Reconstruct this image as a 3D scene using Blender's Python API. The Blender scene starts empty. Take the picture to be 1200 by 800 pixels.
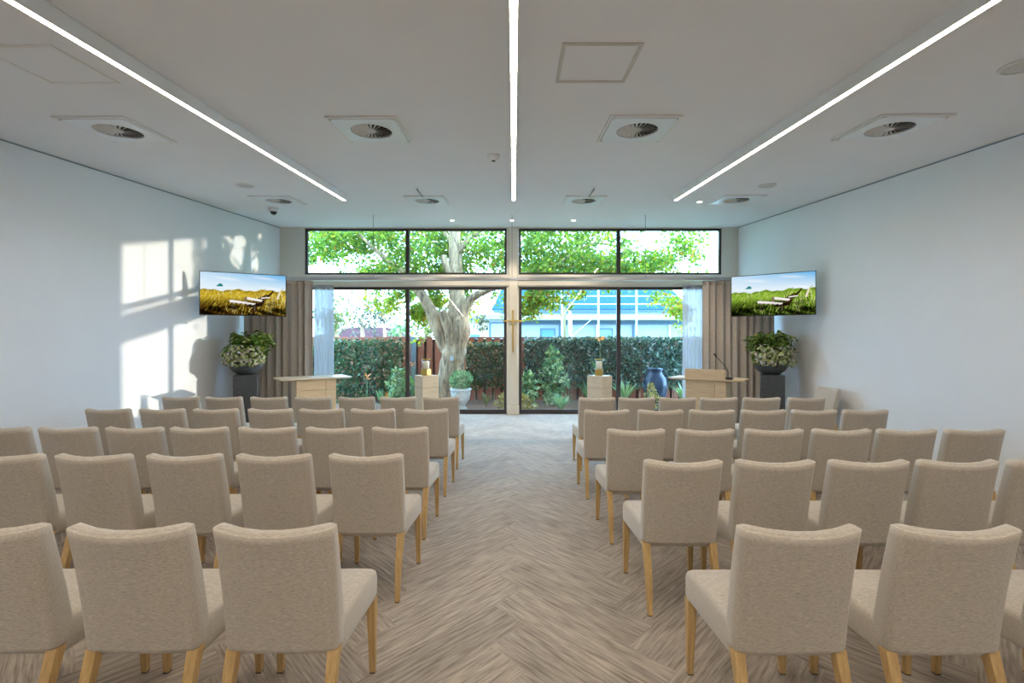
import bpy, bmesh, math, random
import numpy as np
from mathutils import Vector, Matrix, Euler, noise as mnoise

R = random.Random(7)
SC = bpy.context.scene
COL = SC.collection
EYE, F, CX, CY = 1.55, 533.0, 602.0, 400.0
BACK, FRONT, WL, WR = -3.2, 9.72, -5.0, 4.8
SLOPE = 0.088
TILT = math.atan(SLOPE)
EXPO = 1.27
SUN = Vector((-2.3, -1.0, -0.285)).normalized()

def at(px, py, Y):
    """world point seen at a photo pixel at distance Y from the camera"""
    return Vector(((px - CX) / F * Y, Y, EYE - (py - CY) / F * Y))

def ceil_z(y):
    return 3.133 + SLOPE * y

# ------------------------------------------------------------------ materials
def lin(c):
    return tuple(((v / 255) / 12.92 if v / 255 <= 0.04045 else ((v / 255 + 0.055) / 1.055) ** 2.4) for v in c)

class NT:
    def __init__(self, name):
        self.m = bpy.data.materials.new(name)
        self.m.use_nodes = True
        self.t = self.m.node_tree
        self.t.nodes.clear()
        self.out = self.t.nodes.new('ShaderNodeOutputMaterial')
    def n(self, typ, **kw):
        nd = self.t.nodes.new(typ)
        for k, v in kw.items():
            setattr(nd, k, v)
        return nd
    def l(self, a, b):
        self.t.links.new(a, b)
    def val(self, sock, v):
        sock.default_value = v

def rgba(c):
    return (c[0], c[1], c[2], 1.0)

def plain(name, col, rough=0.6, metal=0.0, var=0.06, scale=6.0, bump=0.0, spec=0.5, stretch=(1, 1, 1), bscale=None):
    k = NT(name)
    p = k.n('ShaderNodeBsdfPrincipled')
    p.inputs['Roughness'].default_value = rough
    p.inputs['Metallic'].default_value = metal
    p.inputs['Specular IOR Level'].default_value = spec
    tc = k.n('ShaderNodeTexCoord')
    mp = k.n('ShaderNodeMapping')
    mp.inputs['Scale'].default_value = stretch
    k.l(tc.outputs['Object'], mp.inputs['Vector'])
    nz = k.n('ShaderNodeTexNoise')
    nz.inputs['Scale'].default_value = scale
    nz.inputs['Detail'].default_value = 4
    k.l(mp.outputs['Vector'], nz.inputs['Vector'])
    rp = k.n('ShaderNodeValToRGB')
    rp.color_ramp.elements[0].position = 0.3
    rp.color_ramp.elements[1].position = 0.7
    rp.color_ramp.elements[0].color = rgba([c * (1 - var) for c in col])
    rp.color_ramp.elements[1].color = rgba([min(1, c * (1 + var)) for c in col])
    k.l(nz.outputs['Fac'], rp.inputs['Fac'])
    k.l(rp.outputs['Color'], p.inputs['Base Color'])
    if bump:
        b = k.n('ShaderNodeBump')
        b.inputs['Strength'].default_value = bump
        b.inputs['Distance'].default_value = 0.01
        if bscale:
            nz2 = k.n('ShaderNodeTexNoise')
            nz2.inputs['Scale'].default_value = bscale
            k.l(mp.outputs['Vector'], nz2.inputs['Vector'])
            k.l(nz2.outputs['Fac'], b.inputs['Height'])
        else:
            k.l(nz.outputs['Fac'], b.inputs['Height'])
        k.l(b.outputs['Normal'], p.inputs['Normal'])
    k.l(p.outputs[0], k.out.inputs['Surface'])
    return k.m

def emit(name, col, strength):
    k = NT(name)
    e = k.n('ShaderNodeEmission')
    e.inputs['Color'].default_value = rgba(col)
    e.inputs['Strength'].default_value = strength
    k.l(e.outputs[0], k.out.inputs['Surface'])
    return k.m

def leafmat(name, cols, trans=0.45, rough=0.5):
    """foliage: per-leaf tint picks a colour, light also shines through"""
    k = NT(name)
    a = k.n('ShaderNodeAttribute', attribute_name='tint')
    rp = k.n('ShaderNodeValToRGB')
    els = rp.color_ramp.elements
    while len(els) < len(cols):
        els.new(0.5)
    for i, (pos, c) in enumerate(cols):
        els[i].position = pos
        els[i].color = rgba(c)
    k.l(a.outputs['Fac'], rp.inputs['Fac'])
    p = k.n('ShaderNodeBsdfPrincipled')
    p.inputs['Roughness'].default_value = rough
    p.inputs['Specular IOR Level'].default_value = 0.3
    k.l(rp.outputs['Color'], p.inputs['Base Color'])
    tr = k.n('ShaderNodeBsdfTranslucent')
    mx = k.n('ShaderNodeMixRGB', blend_type='MULTIPLY')
    mx.inputs['Fac'].default_value = 1
    mx.inputs['Color2'].default_value = (1.35, 1.3, 0.5, 1)
    k.l(rp.outputs['Color'], mx.inputs['Color1'])
    k.l(mx.outputs[0], tr.inputs['Color'])
    ms = k.n('ShaderNodeMixShader')
    ms.inputs['Fac'].default_value = trans
    k.l(p.outputs[0], ms.inputs[1])
    k.l(tr.outputs[0], ms.inputs[2])
    k.l(ms.outputs[0], k.out.inputs['Surface'])
    return k.m

def glassmat(name, refl=0.05, tint=(0.95, 0.98, 1.0)):
    k = NT(name)
    t = k.n('ShaderNodeBsdfTransparent')
    t.inputs['Color'].default_value = rgba(tint)
    g = k.n('ShaderNodeBsdfGlossy')
    g.inputs['Roughness'].default_value = 0.0
    lw = k.n('ShaderNodeLayerWeight')
    lw.inputs['Blend'].default_value = 0.5
    pw = k.n('ShaderNodeMath', operation='POWER')
    pw.inputs[1].default_value = 5.0
    k.l(lw.outputs['Facing'], pw.inputs[0])
    ad = k.n('ShaderNodeMath', operation='MULTIPLY_ADD')
    ad.inputs[1].default_value = 0.6
    ad.inputs[2].default_value = refl
    ad.use_clamp = True
    k.l(pw.outputs[0], ad.inputs[0])
    ms = k.n('ShaderNodeMixShader')
    k.l(ad.outputs[0], ms.inputs['Fac'])
    k.l(t.outputs[0], ms.inputs[1])
    k.l(g.outputs[0], ms.inputs[2])
    k.l(ms.outputs[0], k.out.inputs['Surface'])
    return k.m

def fabricmat():
    k = NT('woven_fabric')
    tc = k.n('ShaderNodeTexCoord')
    mp = k.n('ShaderNodeMapping')
    mp.inputs['Scale'].default_value = (45, 300, 520)
    k.l(tc.outputs['Object'], mp.inputs['Vector'])
    nz = k.n('ShaderNodeTexNoise')
    nz.inputs['Scale'].default_value = 1.0
    nz.inputs['Detail'].default_value = 3
    nz.inputs['Roughness'].default_value = 0.7
    k.l(mp.outputs[0], nz.inputs['Vector'])
    rp = k.n('ShaderNodeValToRGB')
    e = rp.color_ramp.elements
    e[0].position, e[0].color = 0.33, rgba((0.33, 0.30, 0.26))
    e[1].position, e[1].color = 0.66, rgba((0.61, 0.56, 0.49))
    m = e.new(0.5)
    m.color = rgba((0.475, 0.43, 0.37))
    k.l(nz.outputs['Fac'], rp.inputs['Fac'])
    p = k.n('ShaderNodeBsdfPrincipled')
    p.inputs['Roughness'].default_value = 0.85
    p.inputs['Specular IOR Level'].default_value = 0.2
    p.inputs['Sheen Weight'].default_value = 0.5
    p.inputs['Sheen Roughness'].default_value = 0.5
    k.l(rp.outputs['Color'], p.inputs['Base Color'])
    b = k.n('ShaderNodeBump')
    b.inputs['Strength'].default_value = 0.15
    b.inputs['Distance'].default_value = 0.004
    k.l(nz.outputs['Fac'], b.inputs['Height'])
    k.l(b.outputs[0], p.inputs['Normal'])
    k.l(p.outputs[0], k.out.inputs['Surface'])
    return k.m

def woodmat(name, c1, c2, axis=(40, 40, 3), rough=0.45):
    k = NT(name)
    tc = k.n('ShaderNodeTexCoord')
    mp = k.n('ShaderNodeMapping')
    mp.inputs['Scale'].default_value = axis
    k.l(tc.outputs['Object'], mp.inputs['Vector'])
    nz = k.n('ShaderNodeTexNoise')
    nz.inputs['Scale'].default_value = 1.0
    nz.inputs['Detail'].default_value = 5
    nz.inputs['Distortion'].default_value = 0.6
    k.l(mp.outputs[0], nz.inputs['Vector'])
    rp = k.n('ShaderNodeValToRGB')
    e = rp.color_ramp.elements
    e[0].position, e[0].color = 0.32, rgba(c1)
    e[1].position, e[1].color = 0.68, rgba(c2)
    k.l(nz.outputs['Fac'], rp.inputs['Fac'])
    p = k.n('ShaderNodeBsdfPrincipled')
    p.inputs['Roughness'].default_value = rough
    k.l(rp.outputs['Color'], p.inputs['Base Color'])
    k.l(p.outputs[0], k.out.inputs['Surface'])
    return k.m

def carpetmat():
    """UV runs along / across each herringbone plank; 'tint' is the plank's own shade"""
    k = NT('plank_carpet')
    uv = k.n('ShaderNodeUVMap', uv_map='UVMap')
    mp = k.n('ShaderNodeMapping')
    mp.inputs['Scale'].default_value = (4.5, 62, 1)
    k.l(uv.outputs[0], mp.inputs['Vector'])
    nz = k.n('ShaderNodeTexNoise')
    nz.inputs['Scale'].default_value = 1.0
    nz.inputs['Detail'].default_value = 5
    nz.inputs['Roughness'].default_value = 0.62
    k.l(mp.outputs[0], nz.inputs['Vector'])
    rp = k.n('ShaderNodeValToRGB')
    e = rp.color_ramp.elements
    e[0].position, e[0].color = 0.30, rgba((0.17, 0.145, 0.12))
    e[1].position, e[1].color = 0.72, rgba((0.52, 0.45, 0.385))
    m = e.new(0.5)
    m.color = rgba((0.34, 0.295, 0.255))
    k.l(nz.outputs['Fac'], rp.inputs['Fac'])
    a = k.n('ShaderNodeAttribute', attribute_name='tint')
    ma = k.n('ShaderNodeMapRange')
    ma.inputs['To Min'].default_value = 0.90
    ma.inputs['To Max'].default_value = 1.08
    k.l(a.outputs['Fac'], ma.inputs['Value'])
    mx = k.n('ShaderNodeMixRGB', blend_type='MULTIPLY')
    mx.inputs['Fac'].default_value = 1
    k.l(rp.outputs['Color'], mx.inputs['Color1'])
    k.l(ma.outputs[0], mx.inputs['Color2'])
    p = k.n('ShaderNodeBsdfPrincipled')
    p.inputs['Roughness'].default_value = 0.8
    p.inputs['Specular IOR Level'].default_value = 0.25
    p.inputs['Sheen Weight'].default_value = 0.15
    k.l(mx.outputs[0], p.inputs['Base Color'])
    mp2 = k.n('ShaderNodeMapping')
    mp2.inputs['Scale'].default_value = (60, 220, 1)
    k.l(uv.outputs[0], mp2.inputs['Vector'])
    nz2 = k.n('ShaderNodeTexNoise')
    nz2.inputs['Scale'].default_value = 1.0
    k.l(mp2.outputs[0], nz2.inputs['Vector'])
    b = k.n('ShaderNodeBump')
    b.inputs['Strength'].default_value = 0.35
    b.inputs['Distance'].default_value = 0.004
    k.l(nz2.outputs['Fac'], b.inputs['Height'])
    k.l(b.outputs[0], p.inputs['Normal'])
    k.l(p.outputs[0], k.out.inputs['Surface'])
    return k.m

def sheermat():
    k = NT('sheer_voile')
    t = k.n('ShaderNodeBsdfTransparent')
    d = k.n('ShaderNodeBsdfDiffuse')
    d.inputs['Color'].default_value = (0.72, 0.74, 0.76, 1)
    tr = k.n('ShaderNodeBsdfTranslucent')
    tr.inputs['Color'].default_value = (0.50, 0.52, 0.55, 1)
    m1 = k.n('ShaderNodeMixShader')
    m1.inputs['Fac'].default_value = 0.55
    k.l(d.outputs[0], m1.inputs[1])
    k.l(tr.outputs[0], m1.inputs[2])
    tc = k.n('ShaderNodeTexCoord')
    mp = k.n('ShaderNodeMapping')
    mp.inputs['Scale'].default_value = (60, 60, 0.6)
    k.l(tc.outputs['Object'], mp.inputs['Vector'])
    nz = k.n('ShaderNodeTexNoise')
    nz.inputs['Scale'].default_value = 1
    k.l(mp.outputs[0], nz.inputs['Vector'])
    mr = k.n('ShaderNodeMapRange')
    mr.inputs['To Min'].default_value = 0.90
    mr.inputs['To Max'].default_value = 1.0
    k.l(nz.outputs['Fac'], mr.inputs['Value'])
    m2 = k.n('ShaderNodeMixShader')
    k.l(mr.outputs[0], m2.inputs['Fac'])
    k.l(t.outputs[0], m2.inputs[1])
    k.l(m1.outputs[0], m2.inputs[2])
    k.l(m2.outputs[0], k.out.inputs['Surface'])
    return k.m

def screenmat(strength):
    k = NT('screen_picture')
    a = k.n('ShaderNodeAttribute', attribute_name='picture')
    e = k.n('ShaderNodeEmission')
    e.inputs['Strength'].default_value = strength
    k.l(a.outputs['Color'], e.inputs['Color'])
    k.l(e.outputs[0], k.out.inputs['Surface'])
    return k.m

def barkmat():
    k = NT('bark')
    tc = k.n('ShaderNodeTexCoord')
    mp = k.n('ShaderNodeMapping')
    mp.inputs['Scale'].default_value = (11, 11, 2.4)
    k.l(tc.outputs['Object'], mp.inputs['Vector'])
    nz = k.n('ShaderNodeTexNoise')
    nz.inputs['Scale'].default_value = 1
    nz.inputs['Detail'].default_value = 8
    nz.inputs['Roughness'].default_value = 0.65
    nz.inputs['Distortion'].default_value = 0.8
    k.l(mp.outputs[0], nz.inputs['Vector'])
    rp = k.n('ShaderNodeValToRGB')
    e = rp.color_ramp.elements
    e[0].position, e[0].color = 0.34, rgba((0.12, 0.07, 0.04))
    e[1].position, e[1].color = 0.66, rgba((0.64, 0.41, 0.23))
    k.l(nz.outputs['Fac'], rp.inputs['Fac'])
    p = k.n('ShaderNodeBsdfPrincipled')
    p.inputs['Roughness'].default_value = 0.9
    k.l(rp.outputs['Color'], p.inputs['Base Color'])
    b = k.n('ShaderNodeBump')
    b.inputs['Strength'].default_value = 0.9
    b.inputs['Distance'].default_value = 0.03
    k.l(nz.outputs['Fac'], b.inputs['Height'])
    k.l(b.outputs[0], p.inputs['Normal'])
    k.l(p.outputs[0], k.out.inputs['Surface'])
    return k.m

M = {}
M['wall'] = plain('wall_paint', (0.80, 0.81, 0.83), 0.55, var=0.015, scale=2, bump=0.03, bscale=180)
M['ceiling'] = plain('ceiling_paint', (0.84, 0.86, 0.90), 0.8, var=0.012, scale=2)
M['carpet'] = carpetmat()
M['fabric'] = fabricmat()
M['oak_leg'] = woodmat('oak_leg_wood', (0.47, 0.31, 0.13), (0.64, 0.44, 0.20), (55, 55, 4), 0.4)
M['dark_cap'] = plain('dark_plastic', (0.02, 0.018, 0.016), 0.5)
M['lectern'] = woodmat('pale_oak_laminate', (0.56, 0.43, 0.28), (0.68, 0.54, 0.37), (5, 5, 60), 0.4)
M['lectern_side'] = woodmat('pale_oak_edge', (0.62, 0.53, 0.40), (0.72, 0.63, 0.49), (5, 5, 60), 0.4)
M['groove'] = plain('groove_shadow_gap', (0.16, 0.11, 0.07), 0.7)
M['stone'] = plain('dark_stone', (0.06, 0.068, 0.078), 0.55, var=0.3, scale=35, bump=0.15)
M['bowl'] = plain('bowl_stone', (0.055, 0.065, 0.078), 0.5, var=0.25, scale=40, bump=0.1)
M['curtain'] = plain('curtain_linen', (0.47, 0.43, 0.39), 0.9, var=0.14, scale=1, stretch=(140, 140, 25), spec=0.15)
M['hem'] = plain('curtain_hem', (0.50, 0.45, 0.40), 0.9)
M['sheer'] = sheermat()
M['frame'] = plain('window_frame_bronze', (0.045, 0.035, 0.035), 0.35, spec=0.5)
M['cream'] = plain('cream_paint', (0.72, 0.67, 0.58), 0.45, var=0.02)
M['glass'] = glassmat('window_glass', 0.05)
M['clear'] = glassmat('clear_glass', 0.012, (0.97, 0.99, 0.98))
M['rail'] = plain('rail_aluminium', (0.50, 0.51, 0.53), 0.3, metal=0.7)
M['wire'] = plain('wire_steel', (0.25, 0.26, 0.27), 0.4, metal=0.8)
M['brass'] = plain('brass', (0.56, 0.41, 0.16), 0.3, metal=0.9, var=0.1, scale=20)
M['gold_box'] = plain('gold_holder', (0.50, 0.37, 0.11), 0.4, metal=0.6, var=0.1, scale=20)
M['wax'] = plain('candle_wax', (0.88, 0.84, 0.76), 0.5, var=0.02)
M['white_metal'] = plain('white_metal', (0.78, 0.79, 0.79), 0.4, var=0.01)
M['vent_plate'] = plain('vent_plate', (0.80, 0.86, 0.92), 0.35, var=0.01)
M['vent_blade'] = plain('vent_blade', (0.62, 0.62, 0.61), 0.4, var=0.02)
M['black'] = plain('matt_black', (0.012, 0.012, 0.013), 0.45)
M['dark_void'] = plain('vent_void', (0.012, 0.012, 0.012), 0.9)
M['panel_line'] = plain('panel_joint', (0.62, 0.61, 0.59), 0.8)
M['led'] = emit('led_diffuser', (1.0, 0.86, 0.69), 28.0)
M['lamp'] = emit('downlight_lens', (1.0, 0.86, 0.66), 30.0)
M['lamp_off'] = plain('speaker_mesh', (0.60, 0.60, 0.59), 0.7, var=0.1, scale=200)
M['dome'] = plain('camera_dome', (0.01, 0.01, 0.012), 0.08)
M['screen'] = screenmat(0.42)
M['bark'] = barkmat()
M['cutwood'] = plain('sawn_wood', (0.35, 0.30, 0.26), 0.9, var=0.2, scale=14)
M['leaf_tree'] = leafmat('tree_leaves', [(0.0, (0.04, 0.11, 0.035)), (0.35, (0.10, 0.215, 0.04)), (0.7, (0.26, 0.36, 0.045)), (0.93, (0.52, 0.48, 0.06)), (1.0, (0.45, 0.2, 0.05))], 0.6)
M['leaf_hedge'] = leafmat('hedge_leaves', [(0.0, (0.015, 0.05, 0.022)), (0.5, (0.055, 0.135, 0.055)), (0.86, (0.15, 0.24, 0.10)), (0.93, (0.50, 0.20, 0.10)), (1.0, (0.7, 0.4, 0.28))], 0.2, 0.35)
M['leaf_dark'] = leafmat('dark_hedge_leaves', [(0.0, (0.012, 0.04, 0.03)), (0.5, (0.04, 0.11, 0.075)), (0.88, (0.15, 0.25, 0.17)), (1.0, (0.5, 0.5, 0.45))], 0.2, 0.3)
M['leaf_shrub'] = leafmat('shrub_leaves', [(0.0, (0.05, 0.14, 0.07)), (0.6, (0.16, 0.30, 0.14)), (1.0, (0.55, 0.62, 0.35))], 0.3, 0.4)
M['leaf_gold'] = leafmat('golden_leaves', [(0.0, (0.16, 0.13, 0.03)), (0.6, (0.40, 0.29, 0.09)), (1.0, (0.62, 0.48, 0.22))], 0.35)
M['leaf_pale'] = leafmat('pale_leaves', [(0.0, (0.06, 0.10, 0.025)), (0.6, (0.14, 0.16, 0.045)), (1.0, (0.27, 0.23, 0.09))], 0.35)  # pale yellow-green leaf tones
M['leaf_grey'] = leafmat('greyish_leaves', [(0.0, (0.035, 0.05, 0.045)), (0.6, (0.09, 0.095, 0.07)), (1.0, (0.21, 0.16, 0.10))], 0.3)
M['leaf_topiary'] = leafmat('topiary_leaves', [(0.0, (0.05, 0.14, 0.06)), (0.6, (0.18, 0.34, 0.16)), (1.0, (0.42, 0.55, 0.34))], 0.3)
M['leaf_arr'] = leafmat('arrangement_leaves', [(0.0, (0.025, 0.07, 0.01)), (0.55, (0.10, 0.20, 0.03)), (0.85, (0.30, 0.38, 0.09)), (1.0, (0.60, 0.60, 0.30))], 0.25, 0.4)
M['hydrangea'] = leafmat('hydrangea_florets', [(0.0, (0.10, 0.20, 0.07)), (0.3, (0.30, 0.38, 0.16)), (0.6, (0.50, 0.54, 0.28)), (0.78, (0.44, 0.41, 0.50)), (1.0, (0.66, 0.64, 0.68))], 0.25, 0.6)
M['orange_petal'] = leafmat('orange_petals', [(0.0, (0.75, 0.2, 0.03)), (1.0, (0.9, 0.42, 0.18))], 0.3)
M['fence'] = plain('fence_timber', (0.46, 0.13, 0.07), 0.8, var=0.3, scale=1, stretch=(30, 30, 2))
M['fence_shade'] = plain('fence_timber_shaded', (0.10, 0.035, 0.025), 0.85, var=0.3, scale=1, stretch=(30, 30, 2))  # darkened fence timber for the rear boards: shade between palings put into the colour
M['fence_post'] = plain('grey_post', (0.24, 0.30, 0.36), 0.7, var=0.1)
M['mulch'] = plain('bark_mulch', (0.20, 0.105, 0.065), 0.95, var=0.65, scale=38, bump=0.8)
M['gravel'] = plain('white_gravel', (0.62, 0.60, 0.57), 0.9, var=0.3, scale=60, bump=0.6)
M['grass'] = plain('far_ground', (0.14, 0.17, 0.07), 0.95, var=0.3, scale=3)
M['pot'] = plain('aged_stone_pot', (0.56, 0.52, 0.47), 0.75, var=0.18, scale=14, bump=0.2)
M['blue_glaze'] = plain('blue_glaze', (0.014, 0.028, 0.058), 0.15, var=0.3, scale=12)
M['house_wall'] = plain('house_render', (0.29, 0.32, 0.37), 0.8, var=0.03)
M['roof_blue'] = plain('metal_roof', (0.016, 0.062, 0.082), 0.9, spec=0.05, var=0.1, scale=1, stretch=(8, 0.2, 0.2))
M['roof_red'] = plain('tile_roof', (0.07, 0.028, 0.03), 0.9, spec=0.05, var=0.15, scale=12)
M['house_trim'] = plain('house_trim', (0.05, 0.10, 0.16), 0.6)
M['house_white'] = plain('house_white', (0.50, 0.52, 0.54), 0.6)
M['house_glass'] = plain('house_window', (0.10, 0.22, 0.32), 0.1)
M['stem'] = plain('plant_stem', (0.16, 0.22, 0.08), 0.7)
M['sign_back'] = plain('sign_metal', (0.62, 0.62, 0.60), 0.4, metal=0.3)
M['sign_post'] = plain('sign_post_timber', (0.38, 0.32, 0.16), 0.7)

# ------------------------------------------------------------------ mesh helpers
class MB:
    def __init__(self):
        self.v, self.f, self.t = [], [], []
    def add(self, verts, faces, tint=None):
        o = len(self.v)
        self.v += [tuple(p) for p in verts]
        for f in faces:
            self.f.append(tuple(i + o for i in f))
            self.t.append(R.random() if tint is None else tint)
        return self
    def box(self, lo, hi, mat=None):
        x0, y0, z0 = lo
        x1, y1, z1 = hi
        vs = [(x0, y0, z0), (x1, y0, z0), (x1, y1, z0), (x0, y1, z0), (x0, y0, z1), (x1, y0, z1), (x1, y1, z1), (x0, y1, z1)]
        if mat is not None:
            vs = [tuple(mat @ Vector(p)) for p in vs]
        return self.add(vs, [(0, 3, 2, 1), (4, 5, 6, 7), (0, 1, 5, 4), (1, 2, 6, 5), (2, 3, 7, 6), (3, 0, 4, 7)])
    def loft(self, loops, cap0=True, cap1=True):
        n = len(loops[0])
        vs = [p for lp in loops for p in lp]
        fs = []
        for k in range(len(loops) - 1):
            for i in range(n):
                a, b = k * n + i, k * n + (i + 1) % n
                fs.append((a, b, b + n, a + n))
        if cap0:
            fs.append(tuple(reversed(range(n))))
        if cap1:
            fs.append(tuple(range((len(loops) - 1) * n, len(loops) * n)))
        return self.add(vs, fs)
    def lathe(self, prof, seg=24, c=(0, 0, 0), cap0=True, cap1=True):
        loops = [[(c[0] + r * math.cos(2 * math.pi * i / seg), c[1] + r * math.sin(2 * math.pi * i / seg), c[2] + z) for i in range(seg)] for r, z in prof]
        return self.loft(loops, cap0, cap1)
    def tube(self, path, radii, seg=10, rough=0.0):
        path = [Vector(p) for p in path]
        if not isinstance(radii, (list, tuple)):
            radii = [radii] * len(path)
        loops = []
        up = Vector((0.31, 0.87, 0.11)).normalized()
        for i, p in enumerate(path):
            d = (path[min(i + 1, len(path) - 1)] - path[max(i - 1, 0)]).normalized()
            a = d.cross(up)
            if a.length < 1e-3:
                a = d.cross(Vector((1, 0, 0)))
            a.normalize()
            b = d.cross(a)
            lp = []
            for k in range(seg):
                t = 2 * math.pi * k / seg
                r = radii[i]
                if rough:
                    r *= 1 + rough * mnoise.noise(Vector((math.cos(t) * 2, math.sin(t) * 2, i * 0.35 + p.x)))
                lp.append(p + a * r * math.cos(t) + b * r * math.sin(t))
            loops.append(lp)
        return self.loft(loops)
    def build(self, name, mat, parent=None, smooth=False, loc=None, bevel=0, sub=0, tint=False):
        me = bpy.data.meshes.new(name)
        me.from_pydata(self.v, [], self.f)
        me.materials.append(mat)
        if tint:
            a = me.attributes.new('tint', 'FLOAT', 'FACE')
            a.data.foreach_set('value', self.t)
        me.update()
        if smooth:
            me.polygons.foreach_set('use_smooth', [True] * len(me.polygons))
        o = bpy.data.objects.new(name, me)
        COL.objects.link(o)
        if parent is not None:
            o.parent = parent
        if loc is not None:
            o.location = loc
        if not tint:
            bm = bmesh.new()
            bm.from_mesh(me)
            bmesh.ops.recalc_face_normals(bm, faces=bm.faces)
            bm.to_mesh(me)
            bm.free()
        if bevel:
            b = o.modifiers.new('bevel', 'BEVEL')
            b.width = bevel
            b.segments = 2
            b.limit_method = 'ANGLE'
        if sub:
            s = o.modifiers.new('subsurf', 'SUBSURF')
            s.levels = s.render_levels = sub
        return o

def tag(o, label=None, cat=None, group=None, kind=None):
    if label:
        o['label'] = label
    if cat:
        o['category'] = cat
    if group:
        o['group'] = group
    if kind:
        o['kind'] = kind
    return o

def empty(name, loc, label, cat, group=None, rot=(0, 0, 0)):
    o = bpy.data.objects.new(name, None)
    COL.objects.link(o)
    o.location = loc
    o.rotation_euler = rot
    o.empty_display_size = 0.1
    return tag(o, label, cat, group)

def struct(name, mb, mat, parent=None, **kw):
    o = mb.build(name, mat, parent, **kw)
    if parent is None:
        o['kind'] = 'structure'
    return o

def copy_tree(o, parent=None):
    c = o.copy()
    COL.objects.link(c)
    if parent is not None:
        c.parent = parent
    for ch in list(o.children):
        copy_tree(ch, c)
    return c

def rrect(w, d, r, z, n=4, cx=0, cy=0, bow=0.0):
    """rounded rectangle loop; bow bends it in plan (middle pushed to -y)"""
    pts = []
    for sx, sy, a0 in ((1, 1, 0), (-1, 1, 90), (-1, -1, 180), (1, -1, 270)):
        for k in range(n + 1):
            a = math.radians(a0 + 90 * k / n)
            pts.append([sx * (w / 2 - r) + r * math.cos(a), sy * (d / 2 - r) + r * math.sin(a)])
    # extra points along the long sides so the bow is smooth
    out = []
    m = len(pts)
    for i in range(m):
        p, q = pts[i], pts[(i + 1) % m]
        out.append(p)
        if abs(q[0] - p[0]) > w * 0.4:
            for t in (0.2, 0.4, 0.6, 0.8):
                out.append([p[0] + (q[0] - p[0]) * t, p[1] + (q[1] - p[1]) * t])
    res = []
    for x, y in out:
        yy = y - bow * (1 - (2 * x / w) ** 2)
        res.append((x + cx, yy + cy, z))
    return res

def leaf_cloud(mb, pts, size, elong=1.5, fold=0.25, droop=0.0, jitter=0.35, tint=None, dirs=None):
    for i, p in enumerate(pts):
        p = Vector(p)
        if dirs is not None:
            d = Vector(dirs[i]).normalized()
        else:
            d = Vector((R.gauss(0, 1), R.gauss(0, 1), R.gauss(0, 1) - droop)).normalized()
        s = d.cross(Vector((R.gauss(0, 1), R.gauss(0, 1), R.gauss(0, 1)))).normalized()
        n = d.cross(s)
        L = size * (1 + R.uniform(-jitter, jitter))
        W = L / elong * 0.5
        t = R.random() if tint is None else tint[i]
        mb.add([p, p + d * L * 0.45 + s * W + n * fold * W, p + d * L, p + d * L * 0.45 - s * W + n * fold * W],
               [(0, 1, 2), (0, 2, 3)], t)
    return mb

# ------------------------------------------------------------------ camera, world, lights
cam = bpy.data.cameras.new('camera')
co = bpy.data.objects.new('camera', cam)
COL.objects.link(co)
co.location = (0, 0, EYE)
co.rotation_euler = (math.pi / 2, 0, 0)
cam.sensor_width = 36
cam.lens = 36 * F / 1200
cam.shift_x = -2 / 1200
cam.clip_start = 0.05
cam.clip_end = 300
SC.camera = co

w = bpy.data.worlds.new('daylight')
SC.world = w
w.use_nodes = True
bg = w.node_tree.nodes['Background']
bg.inputs['Color'].default_value = (0.38, 0.67, 1.0, 1)
bg.inputs['Strength'].default_value = 7.2

sl = bpy.data.lights.new('sun', 'SUN')
sl.energy = 1.6
sl.color = (1.0, 0.88, 0.70)
sl.angle = math.radians(0.6)
so = bpy.data.objects.new('sun', sl)
COL.objects.link(so)
so.rotation_euler = SUN.to_track_quat('-Z', 'Y').to_euler()
so.location = (20, 20, 12)

SC.view_settings.view_transform = 'Standard'
SC.view_settings.look = 'None'
SC.view_settings.exposure = EXPO
SC.view_settings.gamma = 1
SC.view_settings.use_curve_mapping = False
SC.cycles.max_bounces = 10
SC.cycles.diffuse_bounces = 6
SC.cycles.transparent_max_bounces = 24
SC.cycles.sample_clamp_indirect = 6

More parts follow.
